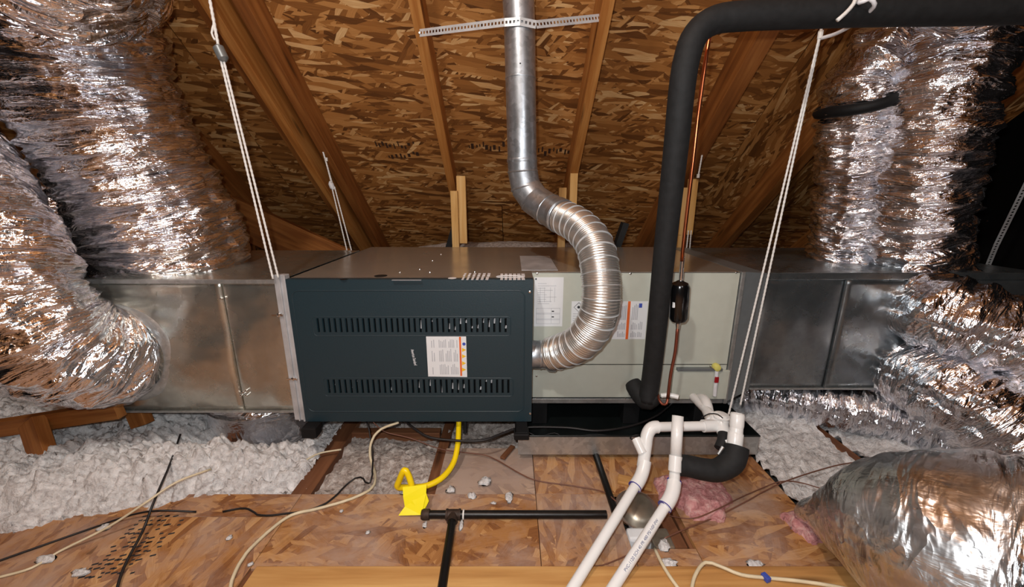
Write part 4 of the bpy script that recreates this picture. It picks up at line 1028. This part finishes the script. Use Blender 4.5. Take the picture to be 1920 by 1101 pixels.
# ------------------------------------------------------------------ recessed light housing in the deck hole
cl=thing('recessed_light','old metal recessed light housing with a dented dome in the deck opening','light',PZ(1195,960,-.02))
c=PZ(1190,968,-.03); c.z=-.06
MB().lathe(c,(.05,-.25,1),[(0,.052),(.05,.055),(.058,.060),(.064,.060),(.068,.054),(.082,.047),(.09,.030),(.093,.010)],36).build('dome',M['can'],cl,smooth=40)
MB().lathe(c+Vector((0,-.012,.058)),(.05,-.25,1),[(0,.0605),(.006,.0615),(.010,.060)],36).build('dome_rim',M['bright'],cl,smooth=40)
c2=PZ(1200,1010,-.02); MB().bx(c2.x-.035,c2.x+.03,c2.y-.02,c2.y+.02,-.06,-.002).build('white_wrap',M['paper'],cl,bevel=.008)
c3=PZ(1240,1010,.0); MB().bx(c3.x-.025,c3.x+.025,c3.y-.03,c3.y+.03,-.04,.004).build('junction_box',M['can'],cl,bevel=.004)
MB().bar(PZ(1205,900,-.02),PZ(1275,1038,-.02),.035,.035).build('mounting_strip',M['old_wood'],cl)
MB().bx(.30,.46,.80,.985,-.17,-.10).build('opening_floor',M['felt_and_unlit'],cl)
o=MB().box(PZ(1190,905,.006),(.10,.035,.010),Euler((0,0,-.35)).to_matrix()).build('wood_offcut',M['plank'],bevel=.002); tag(o,'small pale wood offcut lying behind the recessed light dome','wood')
o=MB().box(PZ(1235,850,.004),(.02,.09,.008),Euler((0,0,-.5)).to_matrix()).build('wood_offcut',M['old_wood'],bevel=.002) if False else None
o=MB().box(PZ(952,848,.003),(.018,.075,.008),Euler((0,0,-.5)).to_matrix()).build('wood_offcut',M['old_wood'],bevel=.002); tag(o,'reddish brown splinter of wood on the dusty board below the furnace','wood')

# ------------------------------------------------------------------ loose wires
def wire(lab,pts,r,m,step=.012,name='wire',wig=0):
    q=[]
    for p in pts:
        z=p[2] if len(p)>2 else .006
        q.append(PZ(p[0],p[1],z) if len(p)<4 else P(p[0],p[1],p[3]))
    sp=spline(q,step)
    if wig:
        rr=random.Random(len(pts)); sp=[p+Vector((rr.uniform(-wig,wig),rr.uniform(-wig,wig),0)) for p in sp]
    o=MB().tube(sp,r,8).build(name,M[m],smooth=180); tag(o,lab,'wire'); return o
wire('black wire rising from the bottom left over the white insulation to the left plenum',[(215,1120,.006),(232,1065,.01),(268,995,.02),(285,950,.06),(304,905,.085),(315,880,.08),(328,845,.07),(338,815,.075)],.0032,'wire_black')
wire('thin black wire along the left edge of the deck',[(-30,1062,.004),(60,1030,.004),(180,988,.004),(250,965,.02),(300,958,.03),(368,960,.004)],.0026,'wire_black')
wire('thin black wire wandering over the left deck up to the furnace underside',[(418,960,.004),(460,953,.004),(490,967,.004),(540,963,.004),(585,955,.004),(620,938,.004),(655,905,.01),(675,895,.02),(690,907,.02),(697,895,.03),(699,850,.05),(694,815,.09),(688,790,.12)],.0026,'wire_black',wig=.0012)
wire('cream cable looping from the bottom edge across the left deck and up to the furnace',[(430,1120,.005),(438,1080,.005),(462,1038,.005),(500,1000,.005),(545,967,.005),(600,953,.005),(660,935,.005),(697,915,.005),(703,890,.01),(694,855,.04),(698,825,.08),(715,805,.10),(748,792,.12)],.0042,'wire_white',wig=.0006)
wire('cream cable end crossing the brown joist left of the hose',[(575,862,.015),(600,850,.015),(640,843,.015)],.003,'wire_white')
wire('pale cable half buried in the white insulation on the left',[(-10,1085,.004),(60,1065,.004),(110,1035,.004),(200,990,.03),(270,945,.07),(330,905,.09),(395,880,.08)],.003,'wire_white')
wire('thick black cord sagging from the furnace across the drain pan front',[(760,790,.11),(780,806,.10),(805,820,.09),(850,826,.085),(905,826,.085),(945,812,.09),(980,802,.095),(1060,802,.093),(1120,808,.092),(1180,800,.092),(1225,783,.092),(1250,765,.10),(1268,748,.13)],.0040,'wire_black')
wire('thin brown wire from under the furnace across the dusty board',[(700,792,.12),(722,810,.08),(770,822,.06),(830,843,.02),(900,852,.008),(930,862,.005),(975,888,.005),(1010,902,.005),(1080,912,.005),(1130,922,.01),(1155,940,.03)],.0018,'wire_brown')
wire('thin dark wire hanging along the front edge of the drain pan',[(985,808,.088),(1010,818,.075),(1040,812,.08),(1060,820,.07),(1110,815,.075),(1150,818,.07),(1190,830,.05)],.0014,'wire_black')
wire('thin brown wire crossing the deck from the recessed light to the right insulation',[(1245,1010,.005),(1290,990,.005),(1345,968,.005),(1400,940,.005),(1432,922,.005),(1480,900,.02),(1560,875,.03),(1615,865,.03)],.0018,'wire_brown')
wire('thin brown wire looping over the pink fibreglass scrap',[(1255,968,.01),(1300,972,.03),(1345,955,.035),(1385,935,.01),(1430,915,.006),(1465,903,.02),(1500,905,.02),(1545,918,.02)],.0016,'wire_brown')
wire('thin brown wire near the bottom between the long white pipes',[(1030,1100,.003),(1050,1080,.003),(1090,1065,.003),(1130,1060,.003),(1180,1040,.003)],.0016,'wire_brown')
wire('cream cable leaving the recessed light toward the bottom edge',[(1228,1030,.004),(1240,1055,.018),(1255,1080,.018),(1275,1108,.018)],.0040,'wire_white')
wire('cream cable lying along the front board at lower right',[(1295,1115,.018),(1303,1080,.02),(1322,1055,.02),(1350,1062,.02),(1390,1078,.018),(1440,1084,.018),(1500,1090,.018),(1560,1099,.018),(1620,1112,.018)],.0040,'wire_white')
o=MB().box(PZ(1436,1083,.02),(.012,.018,.012),Euler((0,0,.3)).to_matrix()).build('cable_staple',M['blue_mark'],bevel=.002); tag(o,'small blue clip on the cream cable at lower right','clip')
# black printed marks on the left deck
mb=MB(); r=random.Random(12)
for k in range(15):
    py=968+k*8.2
    for j in range(9):
        if r.random()<.35: continue
        px=272-k*8.5+j*(10+r.uniform(-2,2)); a=PZ(px,py,.0); wd=r.uniform(.006,.014)
        mb.box((a.x,a.y,.0003),(wd,.0045,.0004),Euler((0,0,.35)).to_matrix())
mb.build('printed_stamp',M['ink_dark'],fl)
